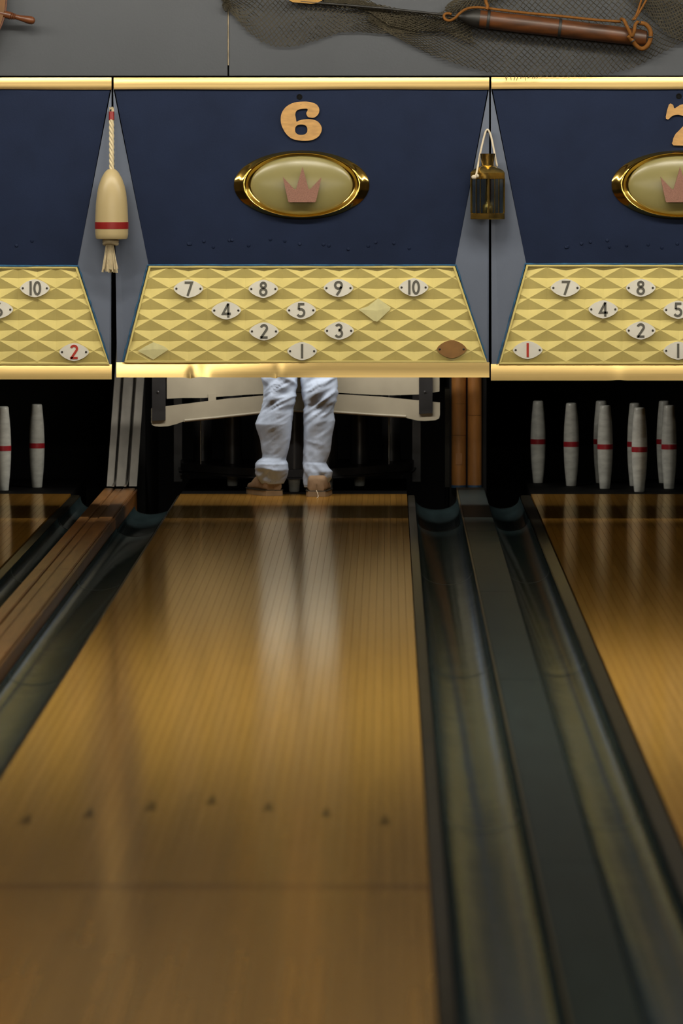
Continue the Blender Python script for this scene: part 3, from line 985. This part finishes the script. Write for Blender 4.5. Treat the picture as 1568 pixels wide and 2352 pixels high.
mesh('chimney', lathe([(fm(14), 0), (fm(14.5), fm(8)), (fm(16), fm(18)), (fm(17), fm(26)), (fm(17.4), fm(28)), (fm(16), fm(28)), (fm(15), fm(22)), (fm(3), fm(20))], cz, segs=32), M_BRASS_OLD, ln, smooth=50)
cs = sq(37.5, 489); ct = sq(37.5, 411)
for k in range(4):
    mesh('corner_post', tube([cs[k], ct[k]], 0.0048, 6), M_BRASS_OLD, ln)
    a0, a1, b0, b1 = cs[k].lerp(cs[(k + 1) % 4], .08), cs[k].lerp(cs[(k + 1) % 4], .92), ct[k].lerp(ct[(k + 1) % 4], .08), ct[k].lerp(ct[(k + 1) % 4], .92)
    nrm = (a1 - a0).cross(b0 - a0).normalized()
    mesh('glass_pane', slab([a0, a1, b1, b0], 0.002, nrm), M_GLASS, ln)
    for t in (0.33, 0.58):
        o_ = ((a0 + a1) / 2 - F(lx, 489, ld)); o_.z = 0; o_.normalize()
        p0, p1 = cs[k].lerp(cs[(k + 1) % 4], t) + o_ * 0.006, ct[k].lerp(ct[(k + 1) % 4], t) + o_ * 0.006
        mesh('guard_bar', tube([p0 - Vector((0, 0, .006)), p0, p1, p1 + Vector((0, 0, .006))], 0.0016, 6), M_BRASS_OLD, ln)
mesh('burner', lathe([(0.022, 0), (0.022, 0.03), (0.012, 0.04), (0.009, 0.055), (0.011, 0.065), (0.006, 0.12)], F(lx, 489, ld), segs=20), M_BRASS_OLD, ln, smooth=50)
cord = [F(1091, 404, ld + .055), F(1094, 398, ld + .05), F(1099, 370, .075), F(1105, 340, .05), F(1113, 308, .03), F(1117, 299, .022), F(1121, 299, .022), F(1127, 312, .03), F(1134, 345, .05), F(1140, 376, .075), F(1142, 380, .08)]
mesh('cord_handle', tube(smooth_path(cord, 6), fm(2.3), 8), M_ROPE2, ln, smooth=True)
mesh('cord_knot', lathe([(0.001, -.011), (0.007, -.008), (0.0105, 0), (0.007, .008), (0.001, .011)], F(1088, 407, ld + .057), (1, -0.2, -.3), 14), M_ROPE2, ln, smooth=True)
mesh('cord_knot', lathe([(0.001, -.008), (0.005, -.006), (0.0075, 0), (0.005, .006), (0.001, .008)], F(1096, 404, ld + .052), (0, -.3, 1), 14), M_ROPE2, ln, smooth=True)
mesh('hook', tube([F(1119, 300, -0.005), F(1119, 302, .02), F(1119, 304, .028), F(1119, 300, .034)], 0.0028, 8), M_IRON, ln)

# ------------------------------------------------------------------ fishing net on the header wall
nt_ = empty('fishing_net', F(1100, 170, 0.02), 'dark brown fishing net draped along the wall above the masks', 'fishing net')
def net_layer(name, top, bot, x0, x1, cw, rows_n, d0, r, seed, taper=None):
    """diamond mesh between two curves (px); twine follows both diagonals"""
    nu = int((x1 - x0) / cw)
    rg = random.Random(seed)
    node = {}
    def pt(i, j):
        if (i, j) not in node:
            u = i / nu
            x = lerp(x0, x1, u)
            t, = interp(top, x)
            b, = interp(bot, x)
            v = j / rows_n
            y = lerp(t, b, v)
            sway = 8 * math.sin(v * 3 + x * 0.009)
            dd = d0 + 0.012 * noise.noise(Vector((x * 0.012, y * 0.03, seed))) + 0.01
            node[(i, j)] = F(x + sway + rg.uniform(-1, 1), y + rg.uniform(-1, 1), max(0.006, dd))
        return node[(i, j)]
    V, Fc = [], []
    for i in range(nu + 1):
        for j in range(rows_n + 1):
            if (i + j) % 2: continue
            for s in (-1, 1):
                if j < rows_n and 0 <= i + s <= nu:
                    p0, p1 = pt(i, j), pt(i + s, j + 1)
                    k = len(V)
                    ax = (p1 - p0)
                    if ax.length < 1e-5: continue
                    ax.normalize()
                    u_ = ax.orthogonal().normalized(); w_ = ax.cross(u_)
                    for p in (p0, p1):
                        for q in range(3):
                            V.append(p + (u_ * math.cos(2.094 * q) + w_ * math.sin(2.094 * q)) * r)
                    Fc += [(k, k + 1, k + 4, k + 3), (k + 1, k + 2, k + 5, k + 4), (k + 2, k, k + 3, k + 5)]
    o = mesh(name, (V, Fc), M_NET, nt_)
    o['kind'] = 'stuff'
    return o
TOPA = [(500, -70), (700, -110), (900, -5), (960, 20)]
BOTA = [(514, 20), (522, 28), (540, 50), (560, 72), (590, 95), (620, 106), (650, 109), (680, 105), (720, 95), (760, 82), (785, 74), (830, 73), (870, 76), (960, 76)]
net_layer('netting', [(512, -8), (530, -30), (600, -70), (700, -60), (800, -20), (860, 10), (960, 30)], BOTA, 514, 960, 5.6, 26, 0.008, 0.0018, 1)
net_layer('netting', [(840, 10), (900, 35), (1000, 30), (1060, 10), (1120, -40), (1300, -60), (1700, -60)],
          [(840, 40), (880, 62), (905, 78), (940, 98), (1000, 128), (1060, 150), (1120, 168), (1200, 175), (1300, 177), (1400, 170), (1460, 155), (1520, 125), (1568, 100), (1640, 60), (1700, 20)], 850, 1690, 6.6, 32, 0.010, 0.0016, 2)
net_layer('netting', [(500, 0), (800, -5), (860, 12), (920, 28), (1000, 34), (1100, 30)], [(500, 20), (800, 8), (860, 30), (900, 58), (950, 70), (1020, 72), (1060, 90), (1100, 110)], 735, 1090, 5.0, 18, 0.020, 0.0019, 3)
net_layer('netting', [(1030, 8), (1060, -10), (1120, -50), (1160, -60)], [(1030, 30), (1060, 24), (1120, 10), (1160, -10)], 1030, 1160, 4.2, 14, 0.024, 0.002, 4)
net_layer('netting', [(1440, -60), (1500, -20), (1560, 0), (1700, 40)], [(1440, -10), (1500, 40), (1540, 80), (1568, 95), (1700, 120)], 1440, 1690, 4.6, 18, 0.024, 0.002, 5)
fz = []
for x in (1160, 1166, 1172, 1184, 1190, 1196, 1206, 1214, 1222, 1230, 1236):
    a = RND.uniform(-5, 5)
    fz.append(tube([F(x, 170, 0.034), F(x + a * .4, 177, 0.036), F(x + a, RND.uniform(179, 186), 0.038)], 0.0012, 4))
for k in range(26):
    a = RND.uniform(0, 6.28)
    fz.append(tube([F(520, 8, 0.02), F(520 + 10 * math.cos(a), 12 + 14 * math.sin(a), .03), F(520 + 7 * math.cos(a + .8), 14 + 14 * math.sin(a + .8), .025)], 0.0013, 4))
mesh('loose_twine', join(*fz), M_NET, nt_)['kind'] = 'stuff'

# ------------------------------------------------------------------ harpoon
hp = empty('harpoon', F(1265, 66, 0.07), 'old wooden harpoon with black bands and orange cord, hung over the net', 'harpoon')
hA, hB = F(1048, 37, 0.06), F(1484, 88, 0.06)
ax = (hB - hA).normalized()
Lh = (hB - hA).length
sc = Lh / (1484 - 1048)
def hx(px): return (px - 1048) * sc
mesh('shaft', lathe([(fm(19), hx(1096)), (fm(20.5), hx(1104)), (fm(21), hx(1200)), (fm(20.5), hx(1285)), (fm(20), hx(1400)), (fm(19), hx(1470)), (fm(17), hx(1483)), (fm(13), hx(1485))], hA, ax, 28), M_HARP, hp, smooth=50)
mesh('iron_socket', lathe([(fm(3), hx(1046)), (fm(6), hx(1053)), (fm(13), hx(1070)), (fm(18.5), hx(1085)), (fm(20.5), hx(1099)), (fm(20.5), hx(1101))], hA, ax, 28), M_IRON, hp, smooth=50)
for x in (1121, 1285):
    mesh('black_band', lathe([(fm(20), hx(x - 3.5)), (fm(22.5), hx(x - 3)), (fm(22.5), hx(x + 3)), (fm(20), hx(x + 3.5))], hA, ax, 28), M_IRON, hp, smooth=50)
mesh('iron_rod', tube([hA + ax * hx(1050), F(880, 19, 0.05), F(735, 7, 0.045), F(690, 3, 0.045)], fm(3), 8), M_IRON, hp, smooth=60)
tp = [F(664, 1, .05), F(672, 5, .05), F(714, 8.5, .05), F(726, 7, .05), F(738, 2, .05), F(745, -6, .05), F(700, -14, .05), F(668, -8, .05)]
mesh('harpoon_head', slab(tp, 0.012), M_TIP, hp)
def cordo(name, pts, r=3.0):
    return mesh(name, tube(smooth_path([F(*p) for p in pts], 6), fm(r), 8), M_ORANGE, hp, smooth=True)
cordo('lashing_cord', [(1036, 33, .085), (1030, 31, .08), (1022, 32, .085), (1019, 38, .09), (1023, 45, .095), (1033, 47, .1), (1045, 41, .1), (1056, 30, .1), (1070, 21, .085), (1090, 17, .075), (1118, 19, .07), (1200, 29, .075), (1285, 37, .075), (1360, 45, .078), (1425, 50, .08)], 3.2)
cordo('hanging_cord', [(1117, 22, .085), (1119, 14, .08), (1116, 5, .07), (1113, -12, .05)], 4)
cordo('hanging_cord', [(1452, 46, .08), (1460, 36, .075), (1468, 14, .06), (1475, -10, .04)], 2.6)
cordo('hanging_cord', [(1456, 46, .08), (1464, 34, .07), (1478, 10, .06), (1488, -8, .04)], 2.4)
cordo('loop_cord', [(1426, 44, .07), (1432, 46, .1), (1438, 58, .112), (1446, 74, .115), (1450, 84, .11), (1456, 72, .115), (1458, 58, .112), (1464, 50, .1)], 4)
cordo('loop_cord', [(1442, 82, .11), (1452, 94, .1), (1462, 106, .09), (1473, 112, .085), (1484, 107, .085), (1492, 94, .085), (1494, 78, .085), (1490, 64, .085), (1480, 55, .085), (1466, 53, .09)], 5.2)
for p in ((1453, 94, .103), (1493, 85, .085), (1466, 53, .093)):
    c = F(*p)
    mesh('twine_whipping', lathe([(fm(5.9), -fm(1.6)), (fm(6.2), 0), (fm(5.9), fm(1.6))], c, (0.6, 0, -0.8) if p[0] < 1470 else (0, 0, 1), 12), M_IRON, hp)

# ------------------------------------------------------------------ ship's wheel, top left
wc = F(-140, -2, 0.07)
wh = empty('ships_wheel', F(-140, 130, 0.05), "varnished wooden ship's wheel on the wall, one turned handle showing at upper left", "ship's wheel")
def ringmesh(r0, r1, d0, d1, n=64):
    rings = []
    for rr_, dd in ((r0, d0), (r0, d1), (r1, d1), (r1, d0)):
        rings.append([wc + Vector((rr_ * math.cos(2 * math.pi * k / n), -dd, rr_ * math.sin(2 * math.pi * k / n))) for k in range(n)])
    rings.append(rings[0])
    return grid(rings, True)
mesh('rim', ringmesh(fm(122), fm(152), -0.015, 0.015), M_WHEEL2, wh)
mesh('rim_edge', ringmesh(fm(150), fm(156), -0.009, 0.009), M_WHEEL, wh)
mesh('hub', lathe([(fm(30), -0.03), (fm(32), -0.02), (fm(32), 0.02), (fm(22), 0.03), (fm(8), 0.034)], wc, (0, -1, 0), 32), M_WHEEL, wh, smooth=40)
for k in range(8):
    a = math.radians(-13 + 45 * k)
    dv = Vector((math.cos(a), 0, math.sin(a)))
    pr = [(7, 25), (8, 60), (6, 100), (8, 120), (8.5, 152), (8.5, 163), (8.5, 164), (9, 168), (7, 169), (8.5, 172), (6, 174), (8, 177), (5.5, 179), (6, 186), (7.5, 198), (9, 208), (9.5, 214), (8.5, 220), (5, 224), (1, 225)]
    mesh('spoke', lathe([(fm(r), fm(t)) for r, t in pr], wc, dv, 18), M_WHEEL, wh, smooth=50)
mesh('mount', lathe([(0.02, 0), (0.02, 0.05)], wc + Vector((0, 0.069, 0)), (0, -1, 0), 16), M_IRON, wh)

# ------------------------------------------------------------------ candlepins
PIN_PROF = [(0.0225, 0), (0.0245, 0.003), (0.0275, 0.04), (0.0315, 0.08), (0.0345, 0.125), (0.0362, 0.17), (0.0366, 0.1885), (0.0368, 0.2), (0.0366, 0.2135), (0.0360, 0.24), (0.0342, 0.285),
            (0.0315, 0.325), (0.0285, 0.355), (0.0262, 0.383), (0.0255, 0.392), (0.0235, 0.397), (0.018, 0.399)]
pin_me = stripe_me = None
def pin(x, y, z, label, group, rot=0.0, stripe=0.0):
    global pin_me, stripe_me
    r = empty('candlepin', (x, y, z), label, 'bowling pin', group)
    if pin_me is None:
        o = mesh('pin_body', lathe(PIN_PROF, (x, y, z), segs=28), M_PIN, r, smooth=60)
        s = mesh('red_stripe', lathe([(0.0362, 0.1885), (0.0372, 0.189), (0.0374, 0.2), (0.0372, 0.213), (0.0362, 0.2135)], (x, y, z), segs=28), M_PINRED, r, smooth=60)
        pin_me, stripe_me = o.data, s.data
    else:
        for nm, me in (('pin_body', pin_me), ('red_stripe', stripe_me)):
            c = bpy.data.objects.new(nm, me)
            COL.objects.link(c)
            c.parent = r
    return r
def ground(px, py):
    d = FW + RT * ((px - 784.0) / FPX) - UP * ((py - 1176.0) / FPX)
    t = -CAM_H / d.z
    return d.x * t, d.y * t
g7 = 'white pins set on the right lane'
hx7, hy7 = ground(1467, 1129)[0], 28.28
SP = 0.3048
spots7 = {'head': (0, 0, 'foremost red banded white pin of the right lane, at the head of the set'),
          'a': (-0.5, 1, 'red banded white pin just left of the foremost pin on the right lane'),
          'b': (0.5, 1, 'rightmost visible white pin, in the second row of the right lane'),
          'c': (-1, 2, 'pale grey pin in the third row, second from the left on the right lane'),
          'd': (0, 2, 'pin half hidden directly behind the foremost pin of the right lane'),
          'e': (-1.5, 3, 'leftmost and rearmost white pin of the right lane'),
          'f': (-0.5, 3, 'pin mostly hidden behind the second row pin left of the foremost one'),
          'g': (0.5, 3, 'rear pin mostly hidden behind the rightmost visible pin')}
for k, (a, b, lab) in spots7.items():
    pin(hx7 + a * SP, hy7 + b * SP * 0.866, 0.0, lab, g7)
g5 = 'white pins on the far left lane'
for px, py, lab in ((85, 1120, 'whole white red banded pin standing on the far left lane'), (8, 1127, 'white pin cut by the left picture edge on the far left lane')):
    x, y = ground(px, py)
    pin(x, y, 0.0, lab, g5)

# ------------------------------------------------------------------ pin setting machine of the middle lane
XC6 = -0.4415
pm = empty('pinsetter', (XC6, 28.7, 0), 'black pinsetting machine lowered on the middle lane behind the person', 'pinsetter')
def tab_outline(z, grow=0.0):
    pts = []
    for k in range(25):
        t = -1 + 2 * k / 24
        pts.append((XC6 + t * (0.55 + grow), 28.22 - grow + 0.62 * abs(t) ** 1.6, z))
    pts += [(XC6 + 0.57 + grow, 29.25, z), (XC6 - 0.57 - grow, 29.25, z)]
    return pts
mesh('table', slab(tab_outline(0.072), 0.035, Vector((0, 0, 1))), M_MACH2, pm)
mesh('table_flange', slab(tab_outline(0.062, 0.012), 0.008, Vector((0, 0, 1))), M_MACH, pm)
pin_spots = []
for rw in range(4):
    for k in range(rw + 1):
        pin_spots.append((XC6 + (k - rw / 2) * SP, 28.28 + rw * SP * 0.866, rw, k))
for x, y, rw, k in pin_spots:
    mesh('pin_tube', lathe([(0.046, 0.108), (0.046, 0.85), (0.043, 0.85), (0.043, 0.45)], (x, y, 0), segs=24), M_MACH, pm, smooth=50)
names6 = {(0, 0): 'pin end seen between the two legs of the person', (1, 1): 'pin end just right of the right shoe of the person',
          (1, 0): 'pin end hidden close behind the left shoe of the person', (2, 0): 'small pin end under the black table, left of the person', (2, 2): 'small pin end under the black table, right of the person'}
for x, y, rw, k in pin_spots:
    if (rw, k) in names6:
        pin(x, y, 0.0, names6[(rw, k)], 'pins held in the lowered pinsetter')
for px, py in ((416, 1094), (432, 1093), (492, 1090), (507, 1089), (557, 1079), (581, 1077), (767, 1078), (792, 1080), (850, 1089), (923, 1093)):
    p = P(px, py, 28.75)
    mesh('bolt', lathe([(0.0032, -0.012), (0.0032, 0), (0.0045, 0), (0.0045, 0.005), (0.002, 0.0065)], p, (0, -0.2, 1), 8), M_CHROME, pm, smooth=50)
for px in (461, 893):
    p = P(px, 1077, 28.76)
    mesh('lift_rod', tube([(p.x, 28.76, 0.10), (p.x, 28.76, 0.9)], 0.004, 8), M_STEEL, pm, smooth=60)
    mesh('rod_nut', lathe([(0.006, -0.004), (0.007, 0), (0.006, 0.005)], p, (0, 0, 1), 8), M_CHROME, pm)
mesh('carriage', bbox(XC6 - 0.62, XC6 + 0.62, 28.4, 29.3, 0.85, 0.98, 0.01), M_MACH, pm)
for x in (XC6 - 0.58, XC6 + 0.58):
    mesh('leg', box(x - 0.02, x + 0.02, 29.2, 29.24, -0.0005, 0.85), M_MACH, pm)

# white sweep in front of it
YS = 28.13
sw = empty('sweep_board', P(680, 945, YS), 'white enamelled sweep board with a bowed lower edge, behind the legs', 'sweep board')
low_e = [(347, 962), (347, 970), (349, 976), (356, 979), (368, 980), (385, 979), (405, 974), (421, 968), (423, 969.5), (500, 962), (600, 951), (678, 946.5), (760, 949), (860, 956), (933, 960), (945, 963), (958, 966), (975, 967), (1000, 965), (1008, 961), (1010, 952)]
up_e = [(1010, 925), (985, 922), (962, 920), (870, 911), (760, 904.5), (678, 902), (600, 909), (520, 916), (383, 933), (347, 938)]
fpl = [P(x, y, YS) for x, y in low_e + up_e]
mesh('lower_board', slab(fpl, 0.02), M_SWEEP, sw)
rub = [(424, 968), (500, 960.5), (600, 949.5), (678, 945), (760, 947.5), (860, 954.5), (932, 958.5)]
mesh('edge_bead', tube([P(x, y - 2, YS - 0.004) for x, y in rub], 0.006, 8), M_SWEEP, sw, smooth=60)
up2 = [(383, 916), (420, 914), (468, 914), (560, 907), (600, 905), (678, 900), (760, 901), (858, 907), (900, 908), (962, 906), (962, 780), (383, 780)]
mesh('upper_board', slab([P(x, y, YS + 0.01) for x, y in up2], 0.02), M_SWEEP, sw)
mesh('joining_tab', slab([P(478, 905, YS + 0.004), P(496, 904, YS + 0.004), P(496, 922, YS + 0.004), P(478, 923, YS + 0.004)], 0.006), M_SWEEP, sw)
mesh('upper_board', slab([P(988, 780, YS + 0.01), P(1009, 780, YS + 0.01), P(1009, 899, YS + 0.01), P(993, 902, YS + 0.01)], 0.02), M_SWEEP, sw)
for a, b, yb in ((349, 380, 967), (962, 993, 951)):
    mesh('hanger_arm', slab([P(a, 700, YS - 0.012), P(b, 700, YS - 0.012), P(b, yb - 2, YS - 0.012), P(a, yb, YS - 0.012)], 0.01), M_MACH, sw)
    c = P((a + b) / 2 - 2, 900, YS - 0.013)
    mesh('bolt', lathe([(0.005, 0), (0.005, 0.004), (0.002, 0.006)], c, (0, -1, 0), 8), M_MACH2, sw)

# work lamp hanging in the pit behind the middle mask
PLX, PLY, PLZ = XC6, 27.66, 0.97
pl = empty('pit_lamp', (PLX, PLY, PLZ), 'hooded work lamp hanging in the pit behind the middle mask', 'lamp')
mesh('hood', join(box(PLX - 0.78, PLX + 0.78, PLY - 0.10, PLY - 0.085, PLZ - 0.14, PLZ + 0.05), box(PLX - 0.78, PLX + 0.78, PLY - 0.085, PLY + 0.12, PLZ + 0.035, PLZ + 0.05)), M_MACH, pl)
mesh('hanger', tube([(PLX, PLY, PLZ + 0.05), (PLX, PLY, CEIL)], 0.008, 8), M_STEEL, pl)
ld_ = bpy.data.lights.new('lamp_tube', 'AREA')
ld_.shape = 'RECTANGLE'
ld_.size, ld_.size_y = 1.5, 0.05
ld_.energy = PIT_LAMP_W
ld_.color = (1.0, 0.93, 0.84)
lo = bpy.data.objects.new('lamp_tube', ld_)
COL.objects.link(lo)
lo.parent = pl
lo.location = (0, 0.0, 0.02)
lo.rotation_euler = (math.radians(28), 0, 0)

# ------------------------------------------------------------------ person in jeans, seen from behind
YP = 27.93
pe = empty('person', P(672, 1138, YP), 'person in light blue jeans and tan shoes, seen from behind at the lane end', 'person')
S_P = FPX / YP
LEGL = [(105, 340, 800), (200, 363, 790), (300, 358, 780), (400, 350, 762), (450, 340, 752), (500, 335, 745), (560, 318, 742), (620, 290, 735), (690, 258, 730), (740, 268, 726), (800, 290, 720), (900, 320, 710), (1000, 335, 690), (1080, 350, 668), (1130, 342, 655), (1155, 300, 652), (1200, 263, 675), (1280, 264, 676), (1350, 272, 665), (1400, 298, 650), (1445, 325, 628), (1458, 332, 622)]
LEGR = [(105, 845, 1310), (200, 850, 1310), (300, 855, 1312), (380, 878, 1305), (450, 893, 1272), (550, 880, 1262), (650, 880, 1280), (750, 880, 1265), (850, 880, 1245), (950, 880, 1235), (1050, 875, 1220), (1120, 872, 1195), (1190, 870, 1168), (1250, 870, 1200), (1300, 874, 1240), (1380, 876, 1232), (1440, 882, 1200), (1505, 892, 1180)]
def leg_rings(tab, seed, yb):
    rings = []
    n = 48
    y_last = tab[-1][0]
    ys = [-740 + 18 * k for k in range(int((105 + 740) / 18))] + [105 + (y_last - 105) * k / 110 for k in range(111)]
    for y in ys:
        if y < 105:
            t = (105 - y) / 845.0
            l0, r0 = tab[0][1], tab[0][2]
            c = (l0 + r0) / 2
            h = (r0 - l0) / 2 * (1 + 0.28 * t)
            l, r = c - h, c + h
        else:
            l, r = interp(tab, y)
        py = 850 + y / 5.6
        c = P(540 + (l + r) / 11.2, py, yb)
        hw_ = (r - l) / 11.2 / S_P
        z = c.z
        dep = hw_ * (0.92 if z > 0.15 else 1.0)
        knee = math.exp(-((z - 0.47) / 0.11) ** 2)
        ank = math.exp(-((z - 0.10) / 0.07) ** 2)
        ring = []
        for k in range(n):
            a = 2 * math.pi * k / n
            ca, sa = math.cos(a), math.sin(a)
            n1 = noise.noise(Vector((ca * 0.55 + seed, sa * 0.55, z * 19 + 1.5 * ca * math.sin(z * 9 + seed))))
            n2 = noise.noise(Vector((ca * 0.9 + seed, sa * 0.9 + 5, z * 44 - 2.4 * ca)))
            n3 = noise.noise(Vector((ca * 1.0 + seed + 9, sa * 1.0, z * 9)))
            fold = (1 - 2.4 * abs(n1)) * (0.016 * knee + 0.014 * ank + 0.0022) + (1 - 2.2 * abs(n2)) * (0.0075 * knee + 0.004 * ank + 0.0014) + n3 * 0.007
            side = 0.25 + 0.75 * sa * sa        # keep the outline, fold front and back
            f = 1 + fold * side / hw_
            ring.append(c + Vector((hw_ * ca * f, dep * sa * f, 0)))
        rings.append(ring)
    return rings
jl = leg_rings(LEGL, 2.0, YP + 0.04)
jr = leg_rings(LEGR, 7.0, YP + 0.05)
topz = jl[0][0].z
pelv = []
xm = P(687, 868, YP).x
for z, wd, dp in ((topz - 0.06, 0.185, 0.10), (topz, 0.19, 0.13), (topz + 0.08, 0.185, 0.135), (topz + 0.15, 0.175, 0.125), (topz + 0.2, 0.168, 0.115)):
    pelv.append([Vector((xm + wd * math.cos(2 * math.pi * k / 32), YP + 0.045 + dp * math.sin(2 * math.pi * k / 32), z)) for k in range(32)])
mesh('jeans', join(loft(jl), loft(jr), loft(pelv)), M_DENIM, pe, smooth=True)
for rg, dz in ((jl, 0.006), (jr, 0.006)):
    src = rg[-2]
    pts = [p + (p - sum(src, Vector()) / len(src)).normalized() * 0.0008 + Vector((0, 0, dz)) for p in src]
    st = []
    for k in range(0, 48):
        st.append(tube([pts[k], pts[k].lerp(pts[(k + 1) % 48], 0.55)], 0.0011, 4))
    mesh('hem_stitching', join(*st), M_STITCH, pe)['kind'] = 'stuff'

def shoe(hx_, hy_, yaw, Ls=0.285, wide=1.0):
    """heel at hx_, hy_, pointing away from the camera turned by yaw (left positive)"""
    cy_, sy_ = math.cos(yaw), math.sin(yaw)
    def T(u, v, z): return Vector((hx_ + v * cy_ - u * sy_, hy_ + v * sy_ + u * cy_, z))
    sec = [(0.0, .032, .080), (.012, .039, .092), (.05, .043, .098), (.10, .044, .100), (.15, .047, .086), (.19, .050, .060), (.23, .048, .052), (.26, .040, .046), (.278, .026, .038), (Ls, .010, .030)]
    up_r, so = [], []
    for u, hw_, h in sec:
        hw_ *= wide
        ring = []
        for k in range(24):
            a = 2 * math.pi * k / 24
            x = hw_ * math.copysign(abs(math.cos(a)) ** 0.42, math.cos(a))
            z = 0.024 + (h - 0.024) * (0.5 + 0.5 * math.copysign(abs(math.sin(a)) ** 0.5, math.sin(a)))
            x *= 1 - 0.10 * (z - 0.024) / (h - 0.02)
            ring.append(T(u, x, z))
        up_r.append(ring)
    s = mesh('shoe', loft(up_r), M_SUEDE, pe, smooth=60)
    left = [(u, -(hw_ * wide + 0.004)) for u, hw_, h in sec]
    right = [(u, hw_ * wide + 0.004) for u, hw_, h in reversed(sec)]
    outl = [(u - 0.004 if i in (0,) else u, v) for i, (u, v) in enumerate(left)] + right
    mesh('sole', slab([T(u, v, 0.0005) for u, v in outl], 0.024, Vector((0, 0, 1))), M_SOLE, s, smooth=40)
    mesh('welt', slab([T(u, v * 1.05, 0.0235) for u, v in outl], 0.005, Vector((0, 0, 1))), M_SCREW, s)
    mesh('heel_seam', tube([T(-0.001, 0, 0.026), T(-0.001, 0, 0.06)], 0.0012, 5), M_SOLE, s)
    return s
gx, gy = ground(629, 1139)
shoe(gx, gy - 0.0, math.radians(20), wide=1.12)
gx2, gy2 = ground(727, 1141)
s2 = shoe(gx2, gy2 - 0.0, math.radians(-3), wide=1.12)
p0 = P(728, 1128, gy2 - 0.01)
mesh('loose_lace', tube(smooth_path([P(726, 1126, gy2 - 0.005), P(729, 1133, gy2 - 0.012), P(730.5, 1140, gy2 - 0.02), (p0.x + 0.004, gy2 - 0.07, 0.002), (p0.x, gy2 - 0.13, 0.002)], 5), 0.0016, 6), M_ROPE2, s2, smooth=True)
# torso, arms and head rise behind the mask
sz = topz + 0.17
tor = []
for z, wd, dp, oy in ((0, .172, .12, .045), (.1, .17, .118, .05), (.25, .185, .125, .07), (.38, .205, .12, .09), (.46, .19, .10, .11), (.50, .12, .085, .12), (.53, .065, .07, .125)):
    tor.append([Vector((xm + wd * math.cos(2 * math.pi * k / 32), YP + oy + dp * math.sin(2 * math.pi * k / 32), sz + z)) for k in range(32)])
sl = []
for s in (-1, 1):
    sl.append(tube([(xm + s * .18, YP + .10, sz + .43), (xm + s * .24, YP + .11, sz + .36), (xm + s * .27, YP + .14, sz + .22)], [.065, .064, .058], 16))
mesh('shirt', join(loft(tor), *sl), M_SHIRT, pe, smooth=True)
bm_v, bm_e, bm_r = [], [], []
def chain(pts, rad, start=None):
    prev = start
    for p, r in zip(pts, rad):
        bm_v.append(Vector(p)); bm_r.append(r)
        i = len(bm_v) - 1
        if prev is not None: bm_e.append((prev, i))
        prev = i
    return prev
chest = chain([(xm, YP + .05, sz + .05), (xm, YP + .08, sz + .28), (xm, YP + .11, sz + .44)], [.10, .11, .08])
chain([(xm, YP + .125, sz + .53), (xm, YP + .14, sz + .60), (xm, YP + .15, sz + .68), (xm, YP + .15, sz + .75)], [.05, .075, .085, .06], chest)
for s in (-1, 1):
    wr = chain([(xm + s * .17, YP + .10, sz + .42), (xm + s * .25, YP + .12, sz + .28), (xm + s * .28, YP + .15, sz + .14), (xm + s * .24, YP + .24, sz + .10), (xm + s * .20, YP + .33, sz + .11)], [.05, .042, .036, .032, .024], chest)
    pa = chain([(xm + s * .19, YP + .38, sz + .11)], [.03], wr)
    for f in range(4):
        bx_ = xm + s * (.16 + .02 * f)
        chain([(bx_, YP + .42, sz + .11), (bx_, YP + .45, sz + .10), (bx_, YP + .465, sz + .08 - .004 * (f % 2))], [.010, .009, .008], pa)
    chain([(xm + s * .155, YP + .36, sz + .10), (xm + s * .145, YP + .39, sz + .085)], [.011, .009], wr)
me = bpy.data.meshes.new('body')
off = wloc(pe)
me.from_pydata([tuple(v - off) for v in bm_v], bm_e, [])
me.materials.append(M_SKIN)
bo = bpy.data.objects.new('body', me)
COL.objects.link(bo)
bo.parent = pe
sm = bo.modifiers.new('skin', 'SKIN')
for v, r in zip(me.skin_vertices[0].data, bm_r): v.radius = (r, r)
me.skin_vertices[0].data[0].use_root = True
sb = bo.modifiers.new('sub', 'SUBSURF'); sb.levels = 1; sb.render_levels = 1
hc = Vector((xm, YP + .14, sz + .68))
hr = []
for k in range(9):
    t = math.pi * 0.62 * k / 8
    hr.append([hc + Vector((.096 * math.sin(t) * math.cos(2 * math.pi * j / 24) + 0, .108 * math.sin(t) * math.sin(2 * math.pi * j / 24) - .012, .118 * math.cos(t) + .012)) for j in range(24)])
mesh('hair', loft(hr), M_HAIR, pe, smooth=True)
